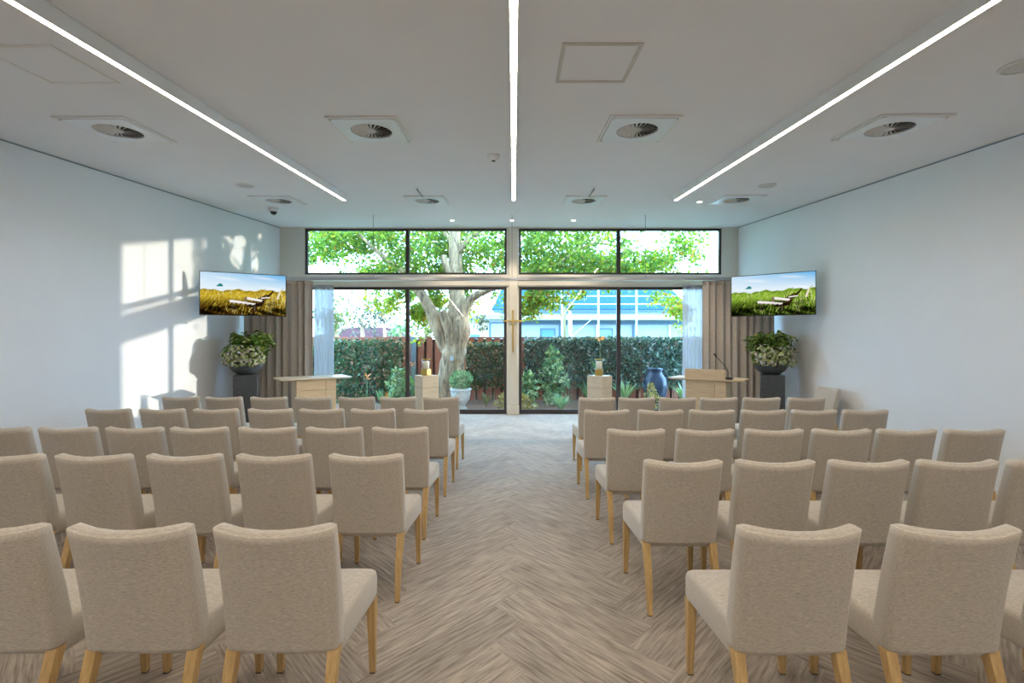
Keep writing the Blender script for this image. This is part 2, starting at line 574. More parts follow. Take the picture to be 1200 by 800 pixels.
# ------------------------------------------------------------------ room shell
def make_floor():
    bm = bmesh.new()
    uvl = bm.loops.layers.uv.new('UVMap')
    W, n = 0.25, 4
    c, s = math.cos(math.radians(45)), math.sin(math.radians(45))
    rr = random.Random(3)
    tints = {}
    N = 44
    for i in range(-N, N):
        for j in range(-N, N):
            m = (i - j) % (2 * n)
            if m == 0:
                rect = (i, j, n, 1)
            elif m == n:
                rect = (i, j - n + 1, 1, n)
            else:
                continue
            u0, v0, du, dv = rect
            cor = [(u0, v0), (u0 + du, v0), (u0 + du, v0 + dv), (u0, v0 + dv)]
            pts = [((a * c - b * s) * W + 0.06, 3.2 - (a * s + b * c) * W) for a, b in cor]
            if max(p[0] for p in pts) < WL or min(p[0] for p in pts) > WR or max(p[1] for p in pts) < BACK or min(p[1] for p in pts) > FRONT + 0.1:
                continue
            vs = [bm.verts.new((p[0], p[1], 0)) for p in pts]
            f = bm.faces.new(vs)
            ox, oy = rr.random() * 50, rr.random() * 50
            if du > dv:
                uv = [(0, 0), (1, 0), (1, 0.25), (0, 0.25)]
            else:
                uv = [(0, 0.25), (0, 0), (1, 0), (1, 0.25)]
            for lp, q in zip(f.loops, uv):
                lp[uvl].uv = (q[0] + ox, q[1] + oy)
            tints[(round(f.calc_center_median().x, 2), round(f.calc_center_median().y, 2))] = rr.random()
    bmesh.ops.recalc_face_normals(bm, faces=bm.faces)
    for f in bm.faces:
        f.normal_update()
        if f.normal.z < 0:
            f.normal_flip()
    lay = bm.faces.layers.float.new('tint')
    for f in bm.faces:
        f[lay] = rr.random()
    for co_, no in (((WL, 0, 0), (-1, 0, 0)), ((WR, 0, 0), (1, 0, 0)), ((0, BACK, 0), (0, -1, 0)), ((0, FRONT + 0.05, 0), (0, 1, 0))):
        bmesh.ops.bisect_plane(bm, geom=bm.verts[:] + bm.edges[:] + bm.faces[:], plane_co=co_, plane_no=no, clear_outer=True)
    bmesh.ops.remove_doubles(bm, verts=bm.verts, dist=0.0005)
    me = bpy.data.meshes.new('floor')
    bm.to_mesh(me)
    bm.free()
    me.materials.append(M['carpet'])
    o = bpy.data.objects.new('floor', me)
    COL.objects.link(o)
    o['kind'] = 'structure'
    return o
make_floor()

T = 0.2
struct('wall_left', MB().loft([[(WL - T, BACK, -0.1), (WL, BACK, -0.1), (WL, BACK, ceil_z(BACK)), (WL - T, BACK, ceil_z(BACK))],
                               [(WL - T, FRONT + T, -0.1), (WL, FRONT + T, -0.1), (WL, FRONT + T, ceil_z(FRONT + T)), (WL - T, FRONT + T, ceil_z(FRONT + T))]]), M['wall'])
struct('wall_right', MB().loft([[(WR, BACK, -0.1), (WR + T, BACK, -0.1), (WR + T, BACK, ceil_z(BACK)), (WR, BACK, ceil_z(BACK))],
                                [(WR, FRONT + T, -0.1), (WR + T, FRONT + T, -0.1), (WR + T, FRONT + T, ceil_z(FRONT + T)), (WR, FRONT + T, ceil_z(FRONT + T))]]), M['wall'])
struct('wall_back', MB().box((WL - T, BACK - T, -0.1), (WR + T, BACK, ceil_z(BACK))), M['wall'])
ce = MB()
ce.loft([[(x, y, ceil_z(y)), (x, y, ceil_z(y) + 0.25)] and [(WL - T, y, ceil_z(y)), (WR + T, y, ceil_z(y)), (WR + T, y, ceil_z(y) + 0.25), (WL - T, y, ceil_z(y) + 0.25)] for x, y in ((0, BACK - T), (0, FRONT + T))])
struct('ceiling', ce, M['ceiling'])

# front wall: piers, bands around the two banks of glazing
XL0, XL1, XR0, XR1 = -4.47, -0.15, 0.11, 4.45
ZS, ZH, ZC0, ZC1 = 0.0, 2.72, 2.98, 3.97
wf = MB()
zt = ceil_z(FRONT)
prof = [(WL, XL0, -0.1, zt), (XR1, WR, -0.1, zt), (XL1, XR0, -0.1, zt),
        (XL0, XL1, ZH, ZC0), (XR0, XR1, ZH, ZC0), (XL0, XL1, ZC1, zt), (XR0, XR1, ZC1, zt), (XL0, XL1, -0.1, ZS), (XR0, XR1, -0.1, ZS)]
for x0, x1, z0, z1 in prof:
    wf.box((x0, FRONT, z0), (x1, FRONT + T, z1 + (0.02 if z1 == zt else 0)))
struct('wall_front', wf, M['cream'])
def board(x0, x1, y0, y1, z0, z1):
    return MB().box((x0, y0, z0), (x1, y1, z1))
# central post with a plinth, and the transom band
struct('trim_1', board(-0.10, 0.085, FRONT - 0.10, FRONT - 0.002, 0.2, zt - 0.02), M['cream'], bevel=0.008)
struct('trim_2', board(-0.13, 0.115, FRONT - 0.13, FRONT - 0.002, 0.001, 0.19), M['cream'], bevel=0.008)
struct('trim_3', board(XL0 - 0.1, -0.102, FRONT - 0.03, FRONT - 0.002, ZH + 0.02, ZC0 - 0.02), M['cream'], bevel=0.005)
struct('trim_4', board(0.087, XR1 + 0.1, FRONT - 0.03, FRONT - 0.002, ZH + 0.02, ZC0 - 0.02), M['cream'], bevel=0.005)
def skirting(x0, x1, y0, y1):
    return MB().box((x0, y0, 0.001), (x1, y1, 0.09))
struct('baseboard_left', skirting(WL + 0.001, WL + 0.014, BACK + 0.01, FRONT - 0.01), M['wall'])
struct('baseboard_right', skirting(WR - 0.014, WR - 0.001, BACK + 0.01, FRONT - 0.01), M['wall'])
# grey strips drawn in place of the shadow line where ceiling meets the side walls
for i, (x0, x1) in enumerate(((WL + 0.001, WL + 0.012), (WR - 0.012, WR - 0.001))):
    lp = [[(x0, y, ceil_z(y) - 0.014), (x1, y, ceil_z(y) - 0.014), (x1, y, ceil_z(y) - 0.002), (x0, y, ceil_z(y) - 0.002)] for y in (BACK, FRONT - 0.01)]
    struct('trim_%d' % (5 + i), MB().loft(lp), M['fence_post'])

def window(i, x0, x1, z0, z1, xm, fw, bottom):
    y0, y1 = FRONT + 0.03, FRONT + 0.10
    g = 0.002
    fr = MB()
    fr.box((x0 + g, y0, z0 + g), (x0 + fw, y1, z1 - g)).box((x1 - fw, y0, z0 + g), (x1 - g, y1, z1 - g))
    fr.box((x0 + fw, y0, z1 - fw), (x1 - fw, y1, z1 - g)).box((x0 + fw, y0, z0 + g), (x1 - fw, y1, z0 + bottom))
    fr.box((xm - 0.04, y0, z0 + bottom), (xm + 0.04, y1, z1 - fw))
    o = struct('window_%d' % i, fr, M['frame'])
    for a, b in ((x0 + fw, xm - 0.04), (xm + 0.04, x1 - fw)):
        MB().box((a, FRONT + 0.06, z0 + bottom), (b, FRONT + 0.07, z1 - fw)).build('pane', M['glass'], o)
window(1, XL0, XL1, ZC0, ZC1, -2.28, 0.045, 0.045)
window(2, XR0, XR1, ZC0, ZC1, 2.25, 0.045, 0.045)
window(3, XL0, XL1, ZS, ZH, -2.28, 0.06, 0.09)
window(4, XR0, XR1, ZS, ZH, 2.25, 0.06, 0.09)

# brass cross on the central post
cr = MB()
ys = FRONT - 0.102
cr.box((-0.034, ys - 0.03, 1.32), (0.002, ys, 2.22))
cr.box((-0.22, ys - 0.026, 1.965), (-0.034, ys - 0.004, 2.0)).box((0.002, ys - 0.026, 1.965), (0.19, ys - 0.004, 2.0))
tag(cr.build('wall_cross', M['brass'], bevel=0.003), 'slim brass cross fixed on the cream central window post', 'cross')

# ------------------------------------------------------------------ ceiling fittings
ROT = (TILT, 0, 0)
STRIPS = ((-2.49, 'left linear LED ceiling light in a white housing, over the left chair block'),
          (0.0, 'central linear LED ceiling light running above the aisle'),
          (2.38, 'right linear LED ceiling light in a white housing, over the right chair block'))
def strip_light(x, label):
    y0, y1 = BACK + 0.3, 6.69
    t = empty('linear_ceiling_light', (x, y0, ceil_z(y0)), label, 'ceiling light', 'linear ceiling lights', ROT)
    L = (y1 - y0) / math.cos(TILT)
    h, wd = 0.10, 0.056
    hs = MB()
    hs.box((-wd / 2, 0, -h), (-wd / 2 + 0.008, L, -0.002)).box((wd / 2 - 0.008, 0, -h), (wd / 2, L, -0.002))
    hs.box((-wd / 2 + 0.008, 0, -0.02), (wd / 2 - 0.008, L, -0.002))
    hs.box((-wd / 2, L, -h), (wd / 2, L + 0.006, -0.002)).box((-wd / 2, -0.006, -h), (wd / 2, 0, -0.002))
    hs.build('housing', M['white_metal'], t)
    MB().box((-wd / 2 + 0.009, 0.002, -h + 0.002), (wd / 2 - 0.009, L - 0.002, -h + 0.02)).build('diffuser', M['led'], t)
for x, lb in STRIPS:
    strip_light(x, lb)

def make_vent():
    t = empty('ceiling_vent', (0, 0, 0), 'x', 'vent', 'square ceiling air vents', ROT)
    s, r = 0.31, 0.185
    # plate with a round hole
    n = 48
    sq = []
    ci = []
    for k in range(n):
        a = 2 * math.pi * (k + 0.5) / n
        ca, sa = math.cos(a), math.sin(a)
        q = (s - 0.028) / max(abs(ca), abs(sa))
        sq.append((ca * q, sa * q))
        ci.append((ca * r, sa * r))
    # snap to true corners
    pl = MB()
    vs = [(x, y, -0.020) for x, y in sq] + [(x, y, -0.020) for x, y in ci] + [(x, y, -0.004) for x, y in ci] + [(x, y, -0.004) for x, y in sq]
    fs = []
    for k in range(n):
        j = (k + 1) % n
        fs += [(k, j, n + j, n + k), (n + k, n + j, 2 * n + j, 2 * n + k), (3 * n + k, 3 * n + j, j, k)]
    pl.add(vs, fs)
    pl.build('face_plate', M['vent_plate'], t)
    rim = MB()
    for lo, hi in (((-s, -s, -0.016), (s, -s + 0.024, -0.001)), ((-s, s - 0.024, -0.016), (s, s, -0.001)),
                   ((-s, -s + 0.024, -0.016), (-s + 0.024, s - 0.024, -0.001)), ((s - 0.024, -s + 0.024, -0.016), (s, s - 0.024, -0.001))):
        rim.box(lo, hi)
    rim.build('frame', M['white_metal'], t)
    MB().lathe([(0.0005, -0.0035), (r - 0.002, -0.0035), (r - 0.002, -0.001), (0.0005, -0.001)], 40).build('dark_opening', M['dark_void'], t)
    bl = MB()
    for k in range(24):
        a = 2 * math.pi * k / 24
        m = Matrix.Rotation(a, 4, 'Z') @ Matrix.Translation((0, 0, -0.015)) @ Matrix.Rotation(math.radians(28), 4, 'X')
        bl.add([m @ Vector(p) for p in ((0.035, -0.004, 0), (0.035, 0.004, 0), (r - 0.006, 0.0145, 0), (r - 0.006, -0.0145, 0),
                                         (0.035, -0.004, 0.0015), (0.035, 0.004, 0.0015), (r - 0.006, 0.0145, 0.0015), (r - 0.006, -0.0145, 0.0015))],
               [(0, 1, 2, 3), (7, 6, 5, 4), (0, 4, 5, 1), (1, 5, 6, 2), (2, 6, 7, 3), (3, 7, 4, 0)])
    bl.lathe([(0.001, -0.022), (0.04, -0.018), (0.04, -0.006), (0.001, -0.006)], 20)
    bl.build('swirl_blades', M['vent_blade'], t)
    return t
VENTS = [(-3.64, 4.19, 'square swirl vent nearer the viewer, by the left wall'),
         (-1.31, 4.19, 'square swirl vent nearer the viewer, between left and central light strips'),
         (1.13, 4.17, 'square swirl vent nearer the viewer, between central and right light strips'),
         (3.42, 4.14, 'square swirl vent nearer the viewer, by the right wall'),
         (-3.67, 7.10, 'square swirl vent above the dome camera near the windows, by the left wall'),
         (-1.35, 7.10, 'square swirl vent near the windows, left of the ceiling centre'),
         (1.09, 7.10, 'square swirl vent near the windows, right of the ceiling centre'),
         (3.45, 7.05, 'square swirl vent near the windows, beside the lit downlight by the right wall')]
v0 = make_vent()
for i, (x, y, lb) in enumerate(VENTS):
    o = v0 if i == 0 else copy_tree(v0)
    o.location = (x, y, ceil_z(y))
    o['label'] = lb

def access_panel(x, y, label):
    t = empty('access_panel', (x, y, ceil_z(y)), label, 'access panel', 'ceiling access panels', ROT)
    s = 0.25
    rim = MB()
    for lo, hi in (((-s, -s, -0.009), (s, -s + 0.022, -0.0005)), ((-s, s - 0.022, -0.009), (s, s, -0.0005)),
                   ((-s, -s + 0.022, -0.009), (-s + 0.022, s - 0.022, -0.0005)), ((s - 0.022, -s + 0.022, -0.009), (s, s - 0.022, -0.0005))):
        rim.box(lo, hi)
    rim.build('frame', M['panel_line'] if x > 0 else M['white_metal'], t)
    MB().box((-s + 0.024, -s + 0.024, -0.003), (s - 0.024, s - 0.024, -0.0005)).build('hatch', M['ceiling'], t)
access_panel(-3.10, 3.05, 'square flush access panel in the ceiling, left of the left light strip')
access_panel(0.55, 3.03, 'square flush access panel in the ceiling, right of the central light strip')

def ceiling_speaker(x, y, label):
    t = empty('ceiling_speaker', (x, y, ceil_z(y)), label, 'ceiling speaker', 'round ceiling speakers', ROT)
    MB().lathe([(0.10, -0.001), (0.118, -0.003), (0.116, -0.012), (0.10, -0.014)], 32, cap0=False, cap1=False).build('rim', M['white_metal'], t, smooth=True)
    MB().lathe([(0.0005, -0.013), (0.101, -0.011), (0.101, -0.002), (0.0005, -0.002)], 32).build('grille', M['lamp_off'], t)
ceiling_speaker(-3.66, 6.2, 'round white ceiling speaker beside the far left vent')
ceiling_speaker(3.45, 6.2, 'round white ceiling speaker beside the far right vent')
ceiling_speaker(3.41, 3.05, 'round ceiling speaker nearest the viewer, by the right wall')

def downlight(x, y, label, e):
    t = empty('downlight', (x, y, ceil_z(y)), label, 'downlight', 'lit recessed downlights', ROT)
    MB().lathe([(0.034, -0.001), (0.048, -0.002), (0.046, -0.010), (0.034, -0.006)], 24, cap0=False, cap1=False).build('trim_ring', M['white_metal'], t, smooth=True)
    MB().lathe([(0.0005, -0.008), (0.034, -0.006), (0.034, -0.002), (0.0005, -0.002)], 20).build('lens', M['lamp'], t)
    ld = bpy.data.lights.new('downlight_beam', 'SPOT')
    ld.energy = e
    ld.color = (1.0, 0.85, 0.66)
    ld.spot_size = math.radians(95)
    ld.spot_blend = 0.7
    ld.shadow_soft_size = 0.04
    lo = bpy.data.objects.new('downlight_beam', ld)
    COL.objects.link(lo)
    lo.parent = t
    lo.location = (0, 0, -0.03)
downlight(-1.20, 8.87, 'small lit downlight before the windows, left of the central post', 45)
downlight(-0.03, 8.87, 'small lit downlight directly above the central window post', 45)
downlight(1.165, 8.87, 'small lit downlight before the windows, right of the central post', 45)
downlight(2.95, 7.22, 'small lit downlight beside the far right ceiling vent', 45)

t = empty('smoke_detector', (-0.22, 4.93, ceil_z(4.93)), 'small white smoke detector on the ceiling left of the central light strip', 'smoke detector', None, ROT)
MB().lathe([(0.001, -0.058), (0.026, -0.056), (0.05, -0.040), (0.062, -0.016), (0.07, -0.014), (0.07, -0.001), (0.001, -0.001)], 28).build('body', M['white_metal'], t, smooth=True)
MB().lathe([(0.001, -0.066), (0.018, -0.064), (0.022, -0.056), (0.001, -0.055)], 20).build('sensor', M['dark_cap'], t)
t = empty('dome_camera', (-4.08, 7.72, ceil_z(7.72)), 'dark dome security camera on the ceiling in the far left corner', 'security camera', None, ROT)
MB().lathe([(0.055, -0.06), (0.075, -0.045), (0.082, -0.001), (0.02, -0.001)], 28).build('base', M['white_metal'], t, smooth=True)
MB().lathe([(0.001, -0.115), (0.028, -0.108), (0.048, -0.085), (0.053, -0.06), (0.001, -0.06)], 24).build('dome', M['dome'], t, smooth=True)

for x, sd in ((-1.35, 'left'), (1.12, 'right')):
    t = empty('ceiling_rod', (x, 6.33, ceil_z(6.33)), 'thin grey rod under the ceiling just before the far %s centre vent' % sd, 'rod', 'thin ceiling rods', ROT)
    MB().tube([(0, 0.0, -0.001), (0, 0.02, -0.02), (0, 0.42, -0.03)], 0.011, 8).build('rod', M['wire'], t, smooth=True)
    MB().lathe([(0.03, -0.001), (0.03, -0.008), (0.012, -0.012)], 16).build('mount', M['white_metal'], t)

# ------------------------------------------------------------------ curtain rail, curtains
RY = 8.30
t = empty('curtain_rail', (0, RY, 2.66), 'long grey curtain rail hung across in front of the windows', 'curtain rail')
MB().box((WL + 0.01, -0.05, 0), (WR - 0.01, 0.06, 0.022)).box((WL + 0.01, -0.05, 0.022), (WR - 0.01, -0.04, 0.06)).build('track', M['rail'], t, bevel=0.003)
for x in (-2.57, -0.03, 2.41):
    MB().tube([(x, 0.02, 0.022), (x, 0.02, ceil_z(RY + 0.02) - 2.66)], 0.005, 6).build('suspension_wire', M['wire'], t)

def curtain(name, x0, x1, y, ztop, amp, period, mat, label, cat, seed, thick):
    rr = random.Random(seed)
    t = empty(name, ((x0 + x1) / 2, y, 0), label, cat)
    xc = (x0 + x1) / 2
    ns = int((x1 - x0) / period * 14)
    ph = 0
    pts = []
    for i in range(ns + 1):
        u = i / ns
        x = x0 + (x1 - x0) * u
        ph += 2 * math.pi / 14 * (1 + 0.35 * math.sin(u * 23 + seed) * 0.8)
        pts.append((x - xc, ph))
    rows = 14
    vs, fs = [], []
    for r in range(rows + 1):
        v = r / rows
        z = 0.02 + (ztop - 0.02) * v
        for i, (x, p) in enumerate(pts):
            a = amp * (0.75 + 0.25 * math.sin(i * 0.11 + seed)) * (1.0 + 0.25 * (1 - v))
            vs.append((x + 0.35 * amp * math.sin(2 * p + 1.0) * 0.4, a * math.sin(p) + 0.012 * (1 - v) * math.sin(p * 0.37 + 2 * v), z))
    n = len(pts)
    for r in range(rows):
        for i in range(n - 1):
            a = r * n + i
            fs.append((a, a + 1, a + n + 1, a + n))
    mb = MB()
    mb.add(vs, fs)
    o = mb.build('drape', mat, t, smooth=True)
    if thick:
        s = o.modifiers.new('solid', 'SOLIDIFY')
        s.thickness = thick
    hd = MB()
    hd.add([(vs[rows * n + i][0], vs[rows * n + i][1] - 0.004, ztop - 0.07 + dz) for dz in (0, 0.068) for i in range(n)],
           [(i, i + 1, n + i + 1, n + i) for i in range(n - 1)])
    ho = hd.build('heading_tape', M['hem'] if thick else mat, t, smooth=True)
    s = ho.modifiers.new('solid', 'SOLIDIFY')
    s.thickness = 0.002
    return t
curtain('curtain', -4.93, -3.66, RY - 0.02, 2.655, 0.045, 0.135, M['curtain'], 'taupe pleated curtain drawn back at the left end of the rail', 'curtain', 1, 0.004)
curtain('curtain', 3.43, 4.72, RY - 0.02, 2.655, 0.045, 0.135, M['curtain'], 'taupe pleated curtain drawn back at the right end of the rail', 'curtain', 5, 0.004)
curtain('sheer_curtain', -3.72, -3.34, RY + 0.14, 2.60, 0.035, 0.085, M['sheer'], 'white sheer curtain gathered beside the left taupe curtain', 'sheer curtain', 2, 0)
curtain('sheer_curtain', 3.14, 3.58, RY + 0.14, 2.60, 0.035, 0.085, M['sheer'], 'white sheer curtain gathered beside the right taupe curtain', 'sheer curtain', 8, 0)

# ------------------------------------------------------------------ chairs
def make_chair():
    t = empty('upholstered_chair', (0, 0, 0), 'x', 'chair')
    # backrest: bowed, leaning slab with rounded top
    loops = []
    H0, H1 = 0.385, 0.872
    for k in range(15):
        v = k / 14
        z = H0 + (H1 - H0) * v
        lean = -0.175 - 0.045 * v - 0.028 * v * v
        th = 0.095 - 0.030 * v
        wd = 0.430 + 0.010 * v
        if v > 0.95:
            pass
        loops.append(rrect(wd, th, min(0.024, th * 0.33), z, 4, 0, lean + th / 2, 0.042 * (0.35 + 0.65 * v)))
    base_top = loops[-1]
    cyv = -0.175 - 0.045 - 0.028 + 0.065 / 2
    for dz, ins in ((0.010, 0.004), (0.018, 0.011), (0.023, 0.022)):
        loops.append(rrect(0.440 - 2 * ins, 0.065 - 1.9 * ins, max(0.004, 0.0215 - ins * 0.8), H1 + dz - 0.012, 4, 0, cyv, 0.042))
    # dished top edge: the middle sits a little lower than the corners
    L2 = []
    for k, lp in enumerate(loops):
        v = min(1, max(0, (lp[0][2] - H0) / (H1 - H0)))
        L2.append([(x, y, z - 0.016 * v ** 3 * (1 - (x / 0.225) ** 2)) for x, y, z in lp])
    L2[0:1] = [[(x * 0.97, y, z + 0.0) for x, y, z in L2[0]], [(x, y, z + 0.010) for x, y, z in L2[0]]]
    MB().loft(L2).build('backrest', M['fabric'], t, smooth=True)
    # seat cushion
    lp = []
    for z, ins in ((0.352, 0.010), (0.358, 0.003), (0.372, 0.0), (0.45, 0.0), (0.468, 0.004), (0.478, 0.014), (0.482, 0.030)):
        q = rrect(0.475 - 2 * ins, 0.425 - 2 * ins, max(0.01, 0.035 - ins * 0.5), z, 5, 0, 0.0575)
        lp.append([(x * (1 - 0.10 * max(0, (0.27 - y) / 0.425)), y, zz) for x, y, zz in q])
    MB().loft(lp).build('seat', M['fabric'], t, smooth=True)
    for sx in (-1, 1):
        # rear legs splay backwards, front legs taper on the inside
        def sq(cx, cy, z, a):
            return [(cx - a, cy - a, z), (cx + a, cy - a, z), (cx + a, cy + a, z), (cx - a, cy + a, z)]
        x = sx * 0.192
        lg = MB().loft([sq(x * 1.0, -0.232, 0.004, 0.0135), sq(x, -0.205, 0.20, 0.018), sq(x, -0.150, 0.384, 0.0215)]).build('rear_leg', M['oak_leg'], t, bevel=0.003)
        MB().box((x - 0.012, -0.244, 0), (x + 0.012, -0.220, 0.006)).build('foot_glide', M['dark_cap'], lg)
        x = sx * 0.212
        lg = MB().loft([sq(x + sx * 0.004, 0.244, 0.004, 0.013), sq(x, 0.240, 0.353, 0.022)]).build('front_leg', M['oak_leg'], t, bevel=0.003)
        MB().box((x + sx * 0.004 - 0.012, 0.232, 0), (x + sx * 0.004 + 0.012, 0.256, 0.006)).build('foot_glide', M['dark_cap'], lg)
    return t
ROWS = {
    'left': [(1.66, [-0.893, -1.435, -1.98]), (2.71, [-0.899, -1.46, -2.005, -2.557, -3.1]),
             (3.57, [-0.936, -1.478, -2.03, -2.59, -3.12, -3.67, -4.22]), (4.55, [-0.923, -1.477, -2.02, -2.557, -3.13, -3.69, -4.26]),
             (5.53, [-0.925, -1.47, -2.0, -2.557, -3.12, -3.69, -4.24])],
    'right': [(1.65, [1.04, 1.616, 2.19]), (2.575, [0.98, 1.51, 2.05, 2.566, 3.09]), (3.49, [0.98, 1.534, 2.08, 2.62, 3.14, 3.68]),
              (4.48, [0.961, 1.517, 2.05, 2.58, 3.10, 3.63]), (5.47, [1.04, 1.54, 2.05, 2.567, 3.1, 3.66])]}
XF = {'left': (0.982, 0.982, 0.957, 0.955, 0.957), 'right': (1.0, 0.985, 0.964, 0.957, 0.965)}
RN = ['rearmost row', 'fourth row from the windows', 'third row from the windows', 'second row from the windows', 'front row facing the windows']
SN = ['aisle seat', 'second seat from the aisle', 'third seat from the aisle', 'fourth seat from the aisle', 'fifth seat from the aisle', 'sixth seat from the aisle', 'seventh seat from the aisle']
chair = make_chair()
first = True
rr = random.Random(12)
for side, rows in ROWS.items():
    for ri, (yr, xs) in enumerate(rows):
        for si, x in enumerate(xs):
            o = chair if first else copy_tree(chair)
            first = False
            o.location = (x * XF[side][ri], yr + 0.232, 0)
            o.rotation_euler = (0, 0, math.radians(rr.uniform(-0.5, 0.5)))
            o['label'] = 'beige chair, %s of aisle, %s, %s' % (side, RN[ri], SN[si])
            o['group'] = 'beige upholstered chairs %s of the aisle' % side
o = copy_tree(chair)
o.location = (4.40, 6.66, 0)
o.rotation_euler = (0, 0, math.pi / 2)
o['label'] = 'single beige chair standing against the right wall, turned sideways to the rows'
if 'group' in o:
    del o['group']

# ------------------------------------------------------------------ televisions
def picture(warm):
    W, H = 224, 126
    rs = np.random.RandomState(4)
    im = np.zeros((H, W, 3))
    yy, xx = np.mgrid[0:H, 0:W]
    u, v = xx / (W - 1), yy / (H - 1)
    top = np.array([0.12, 0.46, 0.82]); hor = np.array([0.80, 0.90, 0.96])
    k = np.clip((v - 0.60) / 0.4, 0, 1)
    k = k * (0.35 + 0.65 * u)
    im[:] = hor + (top - hor) * k[..., None]
    cl = np.clip(np.sin(u * 7 + 3 * v) * np.sin(v * 26 + u * 4) - 0.35, 0, 1)
    im += (np.array([1, 1, 1]) - im) * (cl * 0.6)[..., None]
    isl = (v > 0.665) & (v < 0.665 + 0.075 * np.exp(-((u - 0.225) / 0.035) ** 2)) & (abs(u - 0.21) < 0.045)
    im[isl] = (0.02, 0.22, 0.20)
    sea = (v > 0.575) & (v < 0.63) & (u < 0.5)
    im[sea] = im[sea] * 0.4 + np.array([0.7, 0.82, 0.9]) * 0.6
    slope = 0.575 + 0.05 * u + 0.02 * np.sin(u * 19) + 0.012 * np.sin(u * 47)
    gr = v < slope
    g1 = np.array([0.50, 0.38, 0.03]) if warm else np.array([0.22, 0.40, 0.04])
    g2 = np.array([0.80, 0.62, 0.10]) if warm else np.array([0.52, 0.68, 0.14])
    dk = np.array([0.07, 0.03, 0.01]) if warm else np.array([0.035, 0.045, 0.012])
    nz = 0.5 + 0.5 * np.sin(u * 31 + 4 * np.sin(v * 17)) * np.sin(v * 41 + 3 * np.sin(u * 13))
    nz = 0.6 * nz + 0.4 * rs.rand(H, W)
    base = g1 + (g2 - g1) * nz[..., None]
    dark = np.clip((0.44 - v) * 3.4 + 0.5 * (nz - 0.5), 0, 1) * np.where(u < 0.7, 1.0, 0.75)
    ridge = np.exp(-((v - slope + 0.03) / 0.03) ** 2) * (nz > 0.45)
    dark = np.clip(dark + 0.6 * ridge, 0, 0.95)
    base = base + (dk - base) * dark[..., None]
    im[gr] = base[gr]
    def line(x0, y0, x1, y1, wd, c):
        n = int(max(abs(x1 - x0) * W, abs(y1 - y0) * H) * 2) + 2
        for q in np.linspace(0, 1, n):
            cx, cy = (x0 + (x1 - x0) * q) * W, (y0 + (y1 - y0) * q) * H
            r = 0 if wd < 0.8 else wd
            i0, i1 = int(round(cy - r)), int(round(cy + r))
            j0, j1 = int(round(cx - r)), int(round(cx + r))
            im[max(0, i0):max(0, i1 + 1), max(0, j0):max(0, j1 + 1)] = c
    def poly(pts, c):
        px = np.array([p[0] for p in pts]); py = np.array([p[1] for p in pts])
        ins = np.zeros((H, W), bool)
        j = len(pts) - 1
        for i in range(len(pts)):
            cond = ((py[i] > v) != (py[j] > v)) & (u < (px[j] - px[i]) * (v - py[i]) / (py[j] - py[i] + 1e-9) + px[i])
            ins ^= cond
            j = i
        im[ins] = c
    def blades(n, u0, u1, v0, v1, hmin, hmax, cols):
        for _ in range(n):
            x = rs.uniform(u0, u1); y = rs.uniform(v0, v1)
            h = rs.uniform(hmin, hmax)
            line(x, y, x + h * rs.uniform(-0.25, 0.5), y + h, 0.5, cols[rs.randint(len(cols))])
    bright = [(0.85, 0.68, 0.12), (0.62, 0.46, 0.05), (0.9, 0.8, 0.35)] if warm else [(0.45, 0.66, 0.10), (0.28, 0.48, 0.04), (0.75, 0.82, 0.35)]
    deep = [(0.22, 0.13, 0.02), (0.12, 0.06, 0.01), (0.35, 0.22, 0.03)] if warm else [(0.08, 0.14, 0.02), (0.05, 0.07, 0.015), (0.16, 0.24, 0.03)]
    blades(150, 0, 0.95, 0.3, 0.52, 0.04, 0.09, bright + deep[2:])
    blades(110, 0, 0.6, 0.0, 0.3, 0.06, 0.2, deep + deep + bright[:1])
    blades(150, 0.62, 1.0, 0.0, 0.35, 0.12, 0.34, bright + deep + deep)
    # bleached deck chair standing in the dune grass
    white = (0.93, 0.89, 0.84); shade = (0.35, 0.27, 0.20); blk = (0.06, 0.03, 0.02)
    poly([(0.52, 0.34), (0.70, 0.29), (0.72, 0.22), (0.54, 0.20)], blk)
    line(0.62, 0.28, 0.62, 0.10, 1.0, shade); line(0.36, 0.28, 0.38, 0.08, 1.0, shade)
    poly([(0.66, 0.28), (0.71, 0.25), (0.86, 0.60), (0.845, 0.62)], blk)
    poly([(0.60, 0.33), (0.72, 0.30), (0.80, 0.50), (0.76, 0.52)], (0.10, 0.06, 0.03))
    poly([(0.53, 0.44), (0.72, 0.38), (0.70, 0.33), (0.53, 0.38)], white)
    poly([(0.50, 0.43), (0.53, 0.44), (0.53, 0.30), (0.505, 0.31)], shade)
    poly([(0.32, 0.345), (0.35, 0.36), (0.64, 0.285), (0.60, 0.245), (0.34, 0.285)], white)
    poly([(0.34, 0.30), (0.60, 0.262), (0.60, 0.250), (0.35, 0.285)], shade)
    poly([(0.88, 0.40), (0.91, 0.40), (0.945, 0.62), (0.925, 0.63)], (0.85, 0.78, 0.62))
    line(0.70, 0.42, 0.80, 0.44, 1.0, white)
    blades(60, 0.72, 1.0, 0.0, 0.22, 0.12, 0.30, bright + deep)
    blades(30, 0.88, 1.0, 0.2, 0.5, 0.08, 0.2, bright)
    blades(30, 0.30, 0.65, 0.0, 0.14, 0.04, 0.12, bright + deep)
    dk2 = np.clip((0.44 - v) / 0.28, 0, 1) * np.clip(0.55 + 0.9 * np.sin(u * 17 + 2 * np.sin(v * 11)) * np.sin(v * 23 + u * 9), 0.25, 1)
    dk2 *= np.where(im.min(axis=2) > 0.45, 0.1, 1.0)
    im = np.clip(im, 0, 1) * (1 - 0.88 * dk2)[..., None]
    im[gr] = im[gr] ** 1.25
    return np.clip(im, 0, 1), W, H

